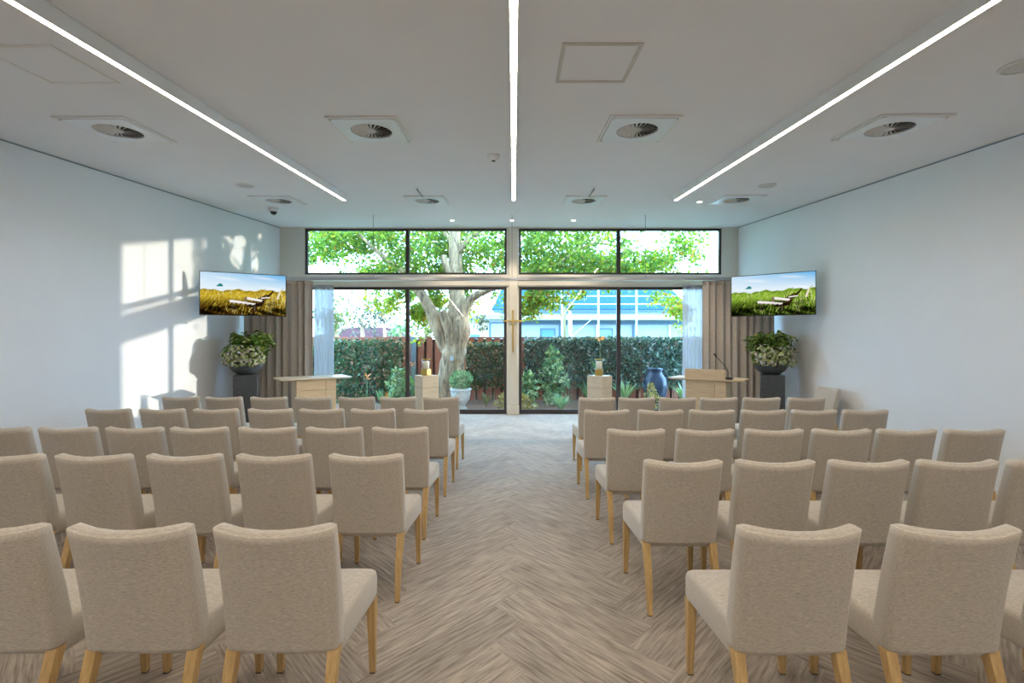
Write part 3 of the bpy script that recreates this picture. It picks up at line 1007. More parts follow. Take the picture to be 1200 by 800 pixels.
def television(cx, cy, cz, ang, warm, label):
    t = empty('mounted_television', (cx, cy, cz), label, 'television', 'wall-mounted televisions', (0, 0, ang))
    w_, h_ = 1.19, 0.675
    MB().box((-w_ / 2, 0.0, -h_ / 2), (w_ / 2, 0.045, h_ / 2)).build('case', M['black'], t, bevel=0.004)
    bz = MB()
    b = 0.010
    for lo, hi in (((-w_ / 2, -0.006, h_ / 2 - b), (w_ / 2, 0, h_ / 2)), ((-w_ / 2, -0.006, -h_ / 2), (w_ / 2, 0, -h_ / 2 + b * 1.4)),
                   ((-w_ / 2, -0.006, -h_ / 2 + b * 1.4), (-w_ / 2 + b, 0, h_ / 2 - b)), ((w_ / 2 - b, -0.006, -h_ / 2 + b * 1.4), (w_ / 2, 0, h_ / 2 - b))):
        bz.box(lo, hi)
    bz.build('bezel', M['dark_cap'], t)
    im, W, H = picture(warm)
    vs, fs = [], []
    x0, x1, z0, z1 = -w_ / 2 + b, w_ / 2 - b, -h_ / 2 + b * 1.4, h_ / 2 - b
    for j in range(H):
        for i in range(W):
            vs.append((x0 + (x1 - x0) * i / (W - 1), -0.0015, z0 + (z1 - z0) * j / (H - 1)))
    for j in range(H - 1):
        for i in range(W - 1):
            a = j * W + i
            fs.append((a, a + 1, a + W + 1, a + W))
    me = bpy.data.meshes.new('screen')
    me.from_pydata(vs, [], fs)
    at_ = me.attributes.new('picture', 'FLOAT_COLOR', 'POINT')
    buf = np.ones((H * W, 4), np.float32)
    buf[:, :3] = im.reshape(-1, 3)
    at_.data.foreach_set('color', buf.ravel())
    me.materials.append(M['screen'])
    so_ = bpy.data.objects.new('screen', me)
    COL.objects.link(so_)
    so_.parent = t
    sgn = 1 if cx > 0 else -1
    # bracket arm back to the side wall
    inv = Matrix.Translation((cx, cy, cz)) @ Matrix.Rotation(ang, 4, 'Z')
    wallp = inv.inverted() @ Vector((WL + 0.021 if sgn < 0 else WR - 0.021, cy + 0.25, cz))
    br = MB()
    br.box((-0.2, 0.045, -0.2), (0.2, 0.075, 0.2))
    br.tube([(0, 0.06, 0), tuple(wallp)], 0.02, 8)
    br.build('wall_bracket', M['dark_cap'], t)
    MB().box((sgn * w_ / 2 - 0.10 if sgn > 0 else -w_ / 2 + 0.005, 0.045, -0.12), (w_ / 2 - 0.005 if sgn > 0 else -w_ / 2 + 0.10, 0.085, 0.10)).build('side_speaker', M['black'], t)
television(-4.27, 7.21, 2.295, math.radians(25.7), True, 'flat television by the left wall showing a deck chair in golden dune grass')
television(4.14, 7.30, 2.30, math.radians(-34), False, 'flat television by the right wall showing a deck chair in green dune grass')

# ------------------------------------------------------------------ stone plinths with bowls of flowers
def plinth(x, y, label):
    t = empty('stone_plinth', (x, y, 0), label, 'plinth', 'dark stone plinths', (0, 0, math.radians(26 if x < 0 else -27)))
    MB().box((-0.175, -0.175, 0.0), (0.175, 0.175, 0.965)).build('column', M['stone'], t, bevel=0.006)
    MB().box((-0.178, -0.178, 0.966), (0.178, 0.178, 1.0)).build('cap', M['stone'], t, bevel=0.004)
    MB().box((-0.181, -0.181, 0.0), (0.181, 0.181, 0.06)).build('foot', M['stone'], t, bevel=0.004)
def flower_bowl(x, y, z, wide, seed, label):
    global R
    R = random.Random(seed)
    t = empty('flower_bowl', (x, y, z), label, 'flower arrangement', 'bowls of flowers')
    MB().lathe([(0.001, 0.001), (0.11, 0.001), (0.13, 0.012), (0.20, 0.06), (0.245, 0.13), (0.262, 0.19), (0.262, 0.21), (0.245, 0.21), (0.235, 0.17), (0.15, 0.05), (0.001, 0.03)], 36).build('bowl', M['bowl'], t, smooth=True)
    fo = MB()
    # ferny greens at the top and back: arching sprays of small leaves
    for k in range(80):
        a = R.uniform(0, 2 * math.pi)
        reach = R.uniform(0.18, 0.43) * wide
        top = R.uniform(0.62, 0.86) - 0.35 * (reach - 0.2)
        pts, dirs = [], []
        for q in range(12):
            s = q / 11
            p = Vector((math.cos(a) * reach * s, math.sin(a) * reach * 0.75 * s + 0.05, 0.2 + (top - 0.2) * (1 - (1 - s) ** 2) - 0.18 * s ** 3))
            for sd in (-1, 1):
                pts.append(p + Vector((R.gauss(0, .008), R.gauss(0, .008), R.gauss(0, .008))))
                dirs.append((math.cos(a + sd * 0.9), math.sin(a + sd * 0.9), -0.45 + R.gauss(0, 0.25)))
        tint0 = R.uniform(0.15, 0.9)
        leaf_cloud(fo, pts, 0.075, 2.6, 0.2, dirs=dirs, tint=[min(1, max(0, tint0 + R.gauss(0, 0.12))) for _ in pts])
    pts = []
    for k in range(420):
        a, b = R.uniform(0, 2 * math.pi), R.uniform(0, 1)
        r = 0.30 * wide * math.sqrt(b)
        pts.append((math.cos(a) * r, math.sin(a) * r * 0.8 + 0.04, 0.24 + R.uniform(0, 0.36) * (1 - b * 0.5)))
    leaf_cloud(fo, pts, 0.10, 2.0, 0.2, tint=[R.uniform(0, 0.5) for _ in pts])
    fo.build('foliage', M['leaf_arr'], t, tint=True)
    # hydrangea heads over the front rim
    heads = []
    for row, (zz, n, rad) in enumerate(((0.21, 7, 0.31), (0.31, 7, 0.31), (0.41, 6, 0.25))):
        for k in range(n):
            a = math.radians(-90 + (k - (n - 1) / 2) * (150 / n) * 1.15 + R.uniform(-5, 5))
            heads.append((math.cos(a) * rad * wide, math.sin(a) * rad * 0.85, zz + R.uniform(-0.02, 0.02)))
    for hx, hy, hz in heads:
        hd = MB()
        r0 = R.uniform(0.068, 0.084)
        warm_ = R.uniform(-0.15, 0.15)
        for q in range(46):
            d = Vector((R.gauss(0, 1), R.gauss(0, 1), R.gauss(0, 1) + 0.2)).normalized()
            p = Vector((hx, hy, hz)) + d * r0 * R.uniform(0.85, 1.05)
            s = d.cross(Vector((R.gauss(0, 1), R.gauss(0, 1), R.gauss(0, 1)))).normalized()
            n_ = d.cross(s)
            tn = min(1, max(0, R.random() + warm_))
            e = 0.020
            hd.add([p + d * 0.004, p + s * e, p + (s + n_) * e * 0.75, p + n_ * e, p + (n_ - s) * e * 0.75, p - s * e, p - (s + n_) * e * 0.75, p - n_ * e, p + (s - n_) * e * 0.75],
                   [(0, 1, 2), (0, 2, 3), (0, 3, 4), (0, 4, 5), (0, 5, 6), (0, 6, 7), (0, 7, 8), (0, 8, 1)], tn)
        hd.build('hydrangea_head', M['hydrangea'], t, tint=True)
PY = 7.60
plinth(-4.47, PY, 'tall dark stone plinth in the left corner under the flower bowl')
plinth(4.32, PY, 'tall dark stone plinth in the right corner under the flower bowl')
flower_bowl(-4.47, PY, 1.001, 0.95, 21, 'dark bowl of hydrangeas and greenery on the left plinth')
flower_bowl(4.30, PY, 1.001, 0.98, 33, 'dark bowl of hydrangeas and fuller greenery on the right plinth')
R = random.Random(99)

# ------------------------------------------------------------------ table and lectern
def stand(name, cx, cy, ang, L, D, label, cat, lect):
    t = empty(name, (cx, cy, 0), label, cat, None, (0, 0, ang))
    Z = 0.97
    tp = MB()
    tp.loft([[(-L / 2 + 0.03, -D / 2 + 0.03, Z - 0.032), (L / 2 - 0.03, -D / 2 + 0.03, Z - 0.032), (L / 2 - 0.03, D / 2 - 0.03, Z - 0.032), (-L / 2 + 0.03, D / 2 - 0.03, Z - 0.032)],
             [(-L / 2, -D / 2, Z - 0.018), (L / 2, -D / 2, Z - 0.018), (L / 2, D / 2, Z - 0.018), (-L / 2, D / 2, Z - 0.018)],
             [(-L / 2, -D / 2, Z), (L / 2, -D / 2, Z), (L / 2, D / 2, Z), (-L / 2, D / 2, Z)]])
    tp.build('top', M['lectern'] if lect else M['lectern_side'], t)
    w_, d_ = 0.60, 0.34
    yf = -D / 2 + 0.06
    bd = MB().box((-w_ / 2, yf + 0.02, 0), (w_ / 2, yf + d_, Z - 0.034))
    bd.build('body', M['lectern_side'], t)
    # front clad in panels separated by fine grooves
    gx = 0.14
    k = 0
    for x0, x1 in ((-w_ / 2, gx - 0.003), (gx + 0.003, w_ / 2)):
        for z0, z1 in ((0.0, 0.38), (0.386, 0.77), (0.776, Z - 0.034)):
            MB().box((x0, yf, z0), (x1, yf + 0.019, z1)).build('front_panel', M['lectern'], t)
    if lect:
        MB().box((-w_ / 2, -D / 2 + 0.02, Z + 0.001), (w_ / 2, -D / 2 + 0.045, Z + 0.15)).build('front_upstand', M['lectern'], t, bevel=0.002)
    return t
stand('ceremony_table', -3.29, 7.46, math.radians(38), 1.08, 0.56, 'pale wooden ceremony table standing left, before the left curtain', 'table', False)
lt = stand('lectern', 3.12, 7.28, math.radians(-37), 1.10, 0.54, 'pale oak lectern standing right, with a raised front board', 'lectern', True)
# gooseneck microphone on the lectern top
mloc = Matrix.Translation((3.12, 7.28, 0.971)) @ Matrix.Rotation(math.radians(-37), 4, 'Z') @ Vector((0.345, -0.19, 0))
t = empty('gooseneck_microphone', mloc, 'black gooseneck microphone standing on the lectern top', 'microphone', None, (0, 0, math.radians(-37)))
MB().box((-0.045, -0.05, 0.0), (0.045, 0.05, 0.035)).build('base', M['black'], t, bevel=0.006)
MB().tube([(-0.02, 0, 0.035), (-0.02, 0, 0.12), (-0.05, 0, 0.19), (-0.12, 0, 0.27), (-0.19, 0, 0.35)], [0.008, 0.008, 0.006, 0.006, 0.006], 8).build('gooseneck', M['black'], t, smooth=True)
MB().tube([(-0.185, 0, 0.345), (-0.205, 0, 0.37), (-0.222, 0, 0.39)], [0.008, 0.014, 0.011], 10).build('microphone_head', M['black'], t, smooth=True)

# ------------------------------------------------------------------ candle stands
def candle_stand(x, y, ang, label, where):
    t = empty('candle_stand', (x, y, 0), label, 'stand', 'pale wooden candle stands', (0, 0, ang))
    s = 0.148
    for z0, z1, nm in ((0, 0.385, 'lower_block'), (0.39, 0.78, 'middle_block'), (0.785, 0.98, 'upper_block')):
        MB().box((-s, -s, z0), (s, s, z1)).build(nm, M['lectern_side'], t, bevel=0.003)
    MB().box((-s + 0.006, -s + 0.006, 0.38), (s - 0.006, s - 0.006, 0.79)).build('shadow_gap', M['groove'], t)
    c = empty('candle_holder', (x - 0.01, y, 0.981), 'white candle in a clear glass on a gold base, on the %s stand' % where, 'candle', 'glass candle holders', (0, 0, ang + 0.5))
    MB().box((-0.062, -0.062, 0), (0.062, 0.062, 0.105)).build('gold_base', M['gold_box'], c, bevel=0.006)
    MB().lathe([(0.066, 0.106), (0.070, 0.11), (0.070, 0.26), (0.066, 0.262), (0.064, 0.26), (0.064, 0.114)], 28, cap0=False, cap1=False).build('glass', M['clear'], c, smooth=True)
    MB().lathe([(0.066, 0.262), (0.073, 0.262), (0.073, 0.275), (0.066, 0.275), (0.066, 0.262)], 28, cap0=False, cap1=False).build('gold_rim', M['gold_box'], c, smooth=True)
    cd = MB().lathe([(0.001, 0.107), (0.052, 0.107), (0.052, 0.235), (0.047, 0.238), (0.001, 0.232)], 24).build('candle', M['wax'], c, smooth=True)
    MB().tube([(0, 0, 0.232), (0.002, 0, 0.25)], 0.002, 6).build('wick', M['black'], cd)
candle_stand(-1.47, 7.68, math.radians(38), 'pale wooden block stand with a candle, left of the aisle', 'left')
candle_stand(1.44, 7.62, math.radians(45), 'pale wooden block stand with a candle, right of the aisle', 'right')

# ------------------------------------------------------------------ garden
GZ = -0.08
struct('ground', MB().box((-40, -40, GZ - 0.3), (40, 80, GZ - 0.025)), M['grass'])
struct('ground_mulch', MB().box((-9, FRONT + T + 0.35, GZ - 0.02), (9, 12.9, GZ)), M['mulch'])
struct('ground_gravel', MB().box((-9, FRONT + T, GZ - 0.02), (9, FRONT + T + 0.35, GZ - 0.004)), M['gravel'])
st = MB()
for _ in range(700):
    x, y, r = R.uniform(-4, 4.5), R.uniform(FRONT + T + 0.03, FRONT + T + 0.36), R.uniform(0.012, 0.03)
    st.add([(x + r * math.cos(a) * R.uniform(.7, 1.2), y + r * math.sin(a) * R.uniform(.7, 1.2), GZ + zz * r) for zz in (0, 0.7) for a in (0, 1.05, 2.1, 3.14, 4.2, 5.2)],
           [(0, 1, 7, 6), (1, 2, 8, 7), (2, 3, 9, 8), (3, 4, 10, 9), (4, 5, 11, 10), (5, 0, 6, 11), (6, 7, 8, 9, 10, 11)])
tag(st.build('pebbles', M['gravel']), 'pale pebbles strewn along the edge of the garden bed', 'pebbles', kind='stuff')

# timber fence
FY = 12.62
ft = empty('timber_fence', (0, FY, GZ), 'red-brown timber paling fence along the back of the garden', 'fence')
pb = MB()
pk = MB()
x = -9.0
while x < 9.5:
    pb.box((x, 0.0, 0.0), (x + 0.165, 0.02, 1.72))
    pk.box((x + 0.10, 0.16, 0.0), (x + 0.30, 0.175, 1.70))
    x += 0.235
pb.build('palings', M['fence'], ft)
pk.build('backing_boards', M['fence_shade'], ft)
MB().box((-9, -0.02, 1.721), (9.6, 0.19, 1.755)).build('capping', M['fence'], ft)
for z in (0.3, 1.3):
    MB().box((-9, 0.176, z), (9.6, 0.21, z + 0.08)).build('rail', M['fence'], ft)
for px in (-7.2, -4.9, 2.2, 4.6, 7.0):
    MB().box((px - 0.05, 0.211, 0), (px + 0.05, 0.29, 1.71)).build('post', M['fence'], ft)
MB().box((-2.84, -0.06, 0), (-2.70, -0.025, 1.76)).build('post', M['fence_post'], ft)

def hedge(x0, x1, y0, y1, z0, z1, n, size, mat, label, seed, ragged=0.08, group='hedges along the fence'):
    global R
    R = random.Random(seed)
    t = empty('hedge', ((x0 + x1) / 2, (y0 + y1) / 2, GZ), label, 'hedge', group)
    cx, cy = (x0 + x1) / 2, (y0 + y1) / 2
    pts = []
    for _ in range(n):
        x = R.uniform(x0, x1)
        z = z0 + (z1 - z0) * R.random() ** 0.8
        top = z1 + ragged * mnoise.noise(Vector((x * 1.6, seed, 0))) + R.gauss(0, 0.03)
        z = min(z, top)
        y = y0 + abs(R.gauss(0, 0.14)) + 0.08 * mnoise.noise(Vector((x * 2.1, z * 2.1, seed)))
        pts.append((x - cx, min(y, y1) - cy, z - GZ))
    mb = MB()
    leaf_cloud(mb, pts, size, 1.7, 0.25)
    mb.build('foliage', mat, t, tint=True)
    sm = MB()
    q = x0 + 0.2
    while q < x1:
        xx, zz = q - cx, 0.0
        sm.tube([(xx, 0.0, 0.0), (xx + R.uniform(-.05, .05), 0.02, 0.4), (xx + R.uniform(-.12, .12), 0, 0.9), (xx + R.uniform(-.2, .2), 0, max(1.0, z1 - GZ - 0.25))], [0.02, 0.016, 0.012, 0.006], 6)
        q += R.uniform(0.35, 0.6)
    sm.build('stems', M['bark'], t)
hedge(-7.5, -2.98, 12.0, 12.55, GZ + 0.02, 1.58, 12500, 0.09, M['leaf_hedge'], 'clipped hedge with red-tipped leaves, left of the tree', 41)
hedge(-1.24, 0.08, 12.0, 12.55, 0.30, 1.50, 4200, 0.085, M['leaf_hedge'], 'clipped hedge between the tree and the central post', 42)
hedge(0.30, 7.0, 11.95, 12.55, 0.32, 1.64, 19000, 0.09, M['leaf_dark'], 'long dark green hedge behind the right windows', 43, 0.12)

# big tree
R = random.Random(5)
TY = 11.6
tb = at(531, 476, TY)
tt = empty('garden_tree', (tb.x, TY, GZ), 'big leafy garden tree with forked trunk outside the left windows', 'tree')
def loc(px, py, Y):
    return at(px, py, Y) - Vector((tb.x, TY, GZ))
def limb(name, pts, radii, seg=14, rough=0.22, parent=tt, mat='bark'):
    # smooth the path by a simple Catmull pass
    P = [Vector(p) for p in pts]
    out, ro = [], []
    for i in range(len(P) - 1):
        p0, p1, p2, p3 = P[max(i - 1, 0)], P[i], P[i + 1], P[min(i + 2, len(P) - 1)]
        for q in range(5):
            s = q / 5
            out.append(0.5 * ((2 * p1) + (-p0 + p2) * s + (2 * p0 - 5 * p1 + 4 * p2 - p3) * s * s + (-p0 + 3 * p1 - 3 * p2 + p3) * s ** 3))
            ro.append(radii[i] + (radii[i + 1] - radii[i]) * s)
    out.append(P[-1])
    ro.append(radii[-1])
    return MB().tube(out, ro, seg, rough).build(name, M[mat], parent, smooth=True)
limb('trunk', [loc(527, 484, TY), loc(528, 460, TY), loc(530, 430, TY), loc(532, 408, TY), loc(536, 388, TY), loc(537, 365, TY + .05), loc(535, 340, TY + .1), loc(534, 310, TY + .2), loc(533, 285, TY + .2), loc(534, 250, TY + .3), loc(530, 190, TY + .4)],
     [0.36, 0.33, 0.31, 0.31, 0.33, 0.26, 0.19, 0.17, 0.15, 0.12, 0.07], 18)
limb('branch', [loc(526, 412, TY), loc(516, 390, TY - .05), loc(506, 366, TY - .1), loc(494, 345, TY - .15), loc(478, 322, TY - .1), loc(452, 303, TY), loc(432, 285, TY + .1), loc(410, 262, TY + .2)],
     [0.18, 0.19, 0.15, 0.13, 0.10, 0.06, 0.045, 0.025])
limb('branch', [loc(530, 402, TY - .12), loc(526, 386, TY - .22), loc(521, 372, TY - .28), loc(518, 364, TY - .30)], [0.16, 0.13, 0.115, 0.11], 14, 0.08)
limb('branch', [loc(541, 372, TY), loc(548, 357, TY + .05), loc(558, 346, TY), loc(580, 336, TY - .1), loc(612, 322, TY - .1), loc(650, 312, TY), loc(690, 315, TY + .1), loc(720, 300, TY + .2), loc(760, 285, TY + .2)],
     [0.15, 0.12, 0.10, 0.085, 0.07, 0.06, 0.04, 0.03, 0.015])
limb('branch', [loc(535, 345, TY + .1), loc(527, 322, TY - .05), loc(521, 306, TY - .1), loc(520, 299, TY - .1)], [0.1, 0.095, 0.085, 0.08], 12, 0.08)
limb('branch', [loc(534, 300, TY + .2), loc(555, 275, TY), loc(600, 250, TY - .1), loc(660, 225, TY)], [0.08, 0.06, 0.05, 0.02])
limb('branch', [loc(534, 290, TY + .2), loc(510, 262, TY + .3), loc(470, 235, TY + .3), loc(430, 220, TY + .3)], [0.08, 0.06, 0.04, 0.02])
limb('branch', [loc(650, 312, TY), loc(700, 285, TY + .4), loc(770, 305, TY + .5), loc(815, 318, TY + .6)], [0.05, 0.035, 0.02, 0.01], 8)
limb('branch', [loc(600, 326, TY - .1), loc(630, 338, TY - .2), loc(640, 346, TY - .2)], [0.04, 0.02, 0.01], 8)
MB().box((-0.03, -0.335, 0), (0.05, -0.31, 0.12)).build('tag_plate', M['house_white'], tt, loc=loc(531, 419, TY) - Vector((0, 0, 0.06)))

# sun-gap spots on the left wall (photo pixel, half sizes): leaves standing in those rays are thinned out
GAPS = [(215, 293, 13, 13), (219, 316, 9, 18), (215, 333, 12, 8), (241, 282, 4.5, 4.5), (259, 287, 4.5, 12), (269, 280, 4.5, 6), (281, 282, 9, 10),
        (278, 299, 9, 17), (294, 293, 2, 26), (300, 305, 6, 15), (304, 277, 4.5, 6), (264, 310, 2.5, 2.5), (165, 325, 30, 42), (160, 440, 42, 60), (220, 450, 20, 34)]
def in_gap(p):
    s = (p.x - WL) / 2.3
    y, z = p.y - s, p.z - 0.285 * s
    if y < 2:
        return False
    px, py = CX + WL / y * F, CY - (z - EYE) / y * F
    for gx, gy, rx, ry in GAPS:
        if ((px - gx) / rx) ** 2 + ((py - gy) / ry) ** 2 < 1:
            return True
    return False
def ellip(px, py, cx, cy, rx, ry):
    return ((px - cx) / rx) ** 2 + ((py - cy) / ry) ** 2 < 1
lv = []
def cluster(c, r, n):
    for _ in range(n):
        p = c + Vector((R.gauss(0, r), R.gauss(0, r), R.gauss(0, r * 0.7)))
        q = (p.x - tb.x) / 2.3
        lit = q > 0 and abs(p.y - q - TY) < 0.4 and 0.8 < p.z - 0.285 * q < 2.9
        if p.y < 10.35 or in_gap(p) or lit or (p.z < 2.1 and p.y > 12.2):
            continue
        lv.append(p)
holes = [(375, 318, 45, 17), (425, 306, 18, 8), (760, 282, 22, 16), (735, 270, 16, 9), (844, 295, 26, 40), (822, 316, 30, 10), (566, 322, 22, 8), (508, 303, 9, 6), (712, 292, 10, 8), (655, 282, 6, 6)]
for _ in range(560):
    px, py = R.uniform(352, 838), R.uniform(258, 330)
    if any(ellip(px, py, *h) for h in holes):
        continue
    if px > 800 and R.random() < 0.4:
        continue
    Y = R.uniform(11.0, 12.6)
    if abs(px - 533) < 17 or ellip(px, py, 428, 284, 16, 22) or ellip(px, py, 519, 306, 14, 16):
        Y = R.uniform(12.0, 12.5)
    cluster(at(px, py, Y), 0.17, 62)
for _ in range(75):
    px, py = R.uniform(608, 735), R.uniform(262, 326)
    if not any(ellip(px, py, *h) for h in holes):
        cluster(at(px, py, R.uniform(11.0, 12.4)), 0.15, 55)
for _ in range(130):   # crown above the window heads
    px, py = R.uniform(365, 800), R.uniform(120, 258)
    if ((px - 580) / 240) ** 2 + ((py - 262) / 150) ** 2 > 1:
        continue
    cluster(at(px, py, R.uniform(11.2, 12.8)), 0.24, 50)
low = [(455, 350, 20, 12, 14), (448, 360, 14, 6, 6), (492, 372, 14, 16, 24), (508, 352, 16, 14, 24), (553, 365, 10, 20, 18), (545, 345, 8, 6, 8), (480, 345, 12, 8, 8), (520, 350, 10, 10, 6), (575, 342, 20, 4, 5), (590, 348, 8, 6, 4),
       (628, 350, 24, 12, 26), (616, 365, 8, 8, 8), (643, 352, 14, 10, 8), (676, 345, 5, 5, 3), (770, 347, 6, 5, 3), (792, 358, 9, 18, 12), (797, 378, 5, 9, 5), (780, 348, 8, 5, 3), (545, 385, 6, 8, 3)]
for cx, cy, rx, ry, n in low:
    for _ in range(n):
        cluster(at(R.gauss(cx, rx * 0.55), R.gauss(cy, ry * 0.55), R.uniform(10.9, 11.2) if 603 < cx < 660 else R.uniform(11.8, 12.6)), 0.11, 34)
mb = MB()
leaf_cloud(mb, [p - Vector((tb.x, TY, GZ)) for p in lv], 0.092, 1.25, 0.3, droop=0.4, tint=[min(1, max(0, R.gauss(0.5 if p.z > 2.75 else 0.68, 0.22))) for p in lv])  # lower leaves get yellower tints: backlight put into their colour
mb.build('foliage', M['leaf_tree'], tt, tint=True)

# potted topiary
pp = at(540, 479, 10.85)
t = empty('potted_shrub', (pp.x, 10.85, GZ), 'round clipped shrub in a pale stone urn beside the tree', 'potted shrub')
MB().lathe([(0.001, 0.0), (0.15, 0.0), (0.155, 0.05), (0.10, 0.10), (0.13, 0.15), (0.205, 0.26), (0.225, 0.38), (0.225, 0.45), (0.255, 0.475), (0.255, 0.515), (0.215, 0.515), (0.20, 0.44), (0.001, 0.42)], 36).build('urn', M['pot'], t, smooth=True)
sw = MB()
for k in range(6):
    a0 = k * math.pi / 3
    sw.tube([(0.224 * math.cos(a0 + s * 1.047), 0.224 * math.sin(a0 + s * 1.047), 0.42 - 0.06 * math.sin(s * math.pi)) for s in np.linspace(0, 1, 9)], 0.009, 6)
sw.build('swag_moulding', M['pot'], t, smooth=True)
R = random.Random(61)
pts = []
for _ in range(1500):
    d = Vector((R.gauss(0, 1), R.gauss(0, 1), R.gauss(0, 1))).normalized() * R.uniform(0.6, 1.0) ** 0.5
    pts.append((d.x * 0.27, d.y * 0.27, 0.72 + d.z * 0.22))
leaf_cloud(MBt := MB(), pts, 0.05, 1.5)
MBt.build('foliage', M['leaf_topiary'], t, tint=True)
MB().tube([(0, 0, 0.42), (0, 0, 0.7)], 0.02, 8).build('stem', M['bark'], t)

# glazed water jar
uj = at(768, 474, 10.95)
t = empty('glazed_jar', (uj.x, 10.95, GZ), 'big dark blue glazed jar standing in the right garden bed', 'jar')
MB().lathe([(0.001, 0.03), (0.17, 0.03), (0.25, 0.25), (0.29, 0.55), (0.27, 0.75), (0.18, 0.86), (0.165, 0.93), (0.20, 0.985), (0.18, 0.985), (0.15, 0.93), (0.001, 0.90)], 36).build('body', M['blue_glaze'], t, smooth=True)
for sx in (-1, 1):
    MB().tube([(sx * 0.17, 0, 0.92), (sx * 0.25, 0, 0.90), (sx * 0.26, 0, 0.82), (sx * 0.235, 0, 0.79)], 0.018, 8).build('handle', M['blue_glaze'], t, smooth=True)
MB().lathe([(0.001, 0), (0.26, 0), (0.26, 0.03), (0.001, 0.03)], 28).build('plinth', M['gravel'], t)

def shrub(name, px, Y, r, h, n, size, mat, label, elong=1.7, cat='shrub', z0=0.05):
    p = at(px, 470, Y)
    t = empty(name, (p.x, Y, GZ), label, cat)
    pts = []
    for _ in range(n):
        a, q = R.uniform(0, 6.28), R.random()
        zz = z0 + (h - z0) * R.random()
        k = math.sin(math.pi * min(1, 0.15 + 0.8 * zz / h)) * r
        rad = k * math.sqrt(q)
        pts.append((math.cos(a) * rad, math.sin(a) * rad, zz))
    m = MB()
    leaf_cloud(m, pts, size, elong, 0.25)
    m.build('foliage', mat, t, tint=True)
    s = MB()
    for k in range(5):
        a = k * 1.256
        s.tube([(0.02 * math.cos(a), 0.02 * math.sin(a), 0), (r * 0.3 * math.cos(a), r * 0.3 * math.sin(a), h * 0.5), (r * 0.55 * math.cos(a), r * 0.55 * math.sin(a), h * 0.85)], [0.012, 0.009, 0.004], 6)
    s.build('stems', M['stem'], t)
    return t
R = random.Random(77)
shrub('variegated_shrub', 467, 11.2, 0.30, 0.95, 420, 0.13, M['leaf_shrub'], 'variegated leafy shrub beside the left mullion', 1.8)
shrub('golden_shrub', 763, 10.40, 0.18, 0.66, 420, 0.06, M['leaf_gold'], 'small golden-leaved shrub in front of the blue jar')
shrub('tall_shrub', 648, 11.45, 0.38, 1.42, 520, 0.14, M['leaf_shrub'], 'tall loose shrub with pale leaf tips, right of the central post', 1.8)
shrub('golden_shrub', 614, 10.4, 0.22, 0.36, 360, 0.10, M['leaf_gold'], 'low yellow-green plant at the foot of the central post')
shrub('leafy_shrub', 619, 10.95, 0.2, 0.85, 240, 0.16, M['leaf_shrub'], 'broad-leaved green shrub just right of the central post', 1.6)
shrub('golden_shrub', 590, 10.6, 0.2, 0.4, 200, 0.09, M['leaf_gold'], 'small yellowish plant just left of the central post')

def strappy(name, px, Y, n, L, wd, spread, mat, label, tints=(0, 1)):
    p = at(px, 470, Y)
    t = empty(name, (p.x, Y, GZ), label, 'grassy plant')
    m = MB()
    for _ in range(n):
        a = R.uniform(0, 6.28)
        l = L * R.uniform(0.6, 1.1)
        sp = spread * R.uniform(0.3, 1.1)
        side = Vector((-math.sin(a), math.cos(a), 0)) * wd
        tn = R.uniform(*tints)
        prev = None
        vs, fs = [], []
        for q in range(7):
            s = q / 6
            c = Vector((math.cos(a) * l * sp * s ** 1.4, math.sin(a) * l * sp * s ** 1.4, l * (s - 0.45 * sp * s * s * s)))
            ww = (1 - s ** 2.5) * (0.5 + s) if s < 1 else 0.02
            vs += [c - side * ww, c + side * ww]
        for q in range(6):
            fs.append((2 * q, 2 * q + 1, 2 * q + 3, 2 * q + 2))
        m.add(vs, fs, tn)
    m.build('blades', mat, t, tint=True)
    return t
strappy('tufted_grass', 657, 10.45, 170, 0.55, 0.007, 0.9, M['leaf_shrub'], 'fine arching grass tuft at the right window foot', (0.2, 0.9))
strappy('strap_leaf_plant', 690, 11.2, 40, 0.75, 0.022, 0.5, M['leaf_shrub'], 'upright strap-leaved plant behind the right candle stand', (0.1, 0.6))
strappy('strap_leaf_plant', 731, 11.35, 36, 0.75, 0.035, 0.6, M['leaf_topiary'], 'broad strap-leaved plant right of the right mullion', (0.3, 1))
strappy('strap_leaf_plant', 802, 11.35, 44, 0.75, 0.03, 0.6, M['leaf_topiary'], 'strap-leaved plant beside the right sheer curtain', (0.3, 1))
strappy('tufted_grass', 570, 11.2, 60, 0.45, 0.008, 0.8, M['leaf_pale'], 'small pale grass tuft left of the central post', (0.2, 0.9))
strappy('strap_leaf_plant', 504, 11.3, 34, 0.75, 0.025, 0.4, M['leaf_shrub'], 'strap-leaved plant left of the tree trunk', (0.0, 0.6))

def flowering(px, py, Y, label, stem_h, n=1, leaves=True):
    p = at(px, py, Y)
    t = empty('canna_lily', (p.x, Y, GZ), label, 'flowering plant')
    h = p.z - GZ
    MB().tube([(0, 0, 0), (0.01, 0, h * 0.6), (0, 0, h)], [0.014, 0.011, 0.006], 8).build('stem', M['stem'], t, smooth=True)
    m = MB()
    for k in range(7):
        a = k * 0.9
        d = Vector((math.cos(a), math.sin(a) * 0.6, R.uniform(-0.3, 1.2)))
        leaf_cloud(m, [(0, 0, h + R.uniform(-0.06, 0.04))], 0.13, 2.6, 0.3, dirs=[d])
    m.build('petals', M['orange_petal'], t, tint=True)
    if leaves:
        m = MB()
        for k in range(7):
            a = R.uniform(0, 6.28)
            leaf_cloud(m, [(0, 0, h * R.uniform(0.15, 0.5))], 0.34, 3.0, 0.35, dirs=[(math.cos(a) * 0.6, math.sin(a) * 0.5, 0.9)])
        m.build('leaves', M['leaf_topiary'], t, tint=True)
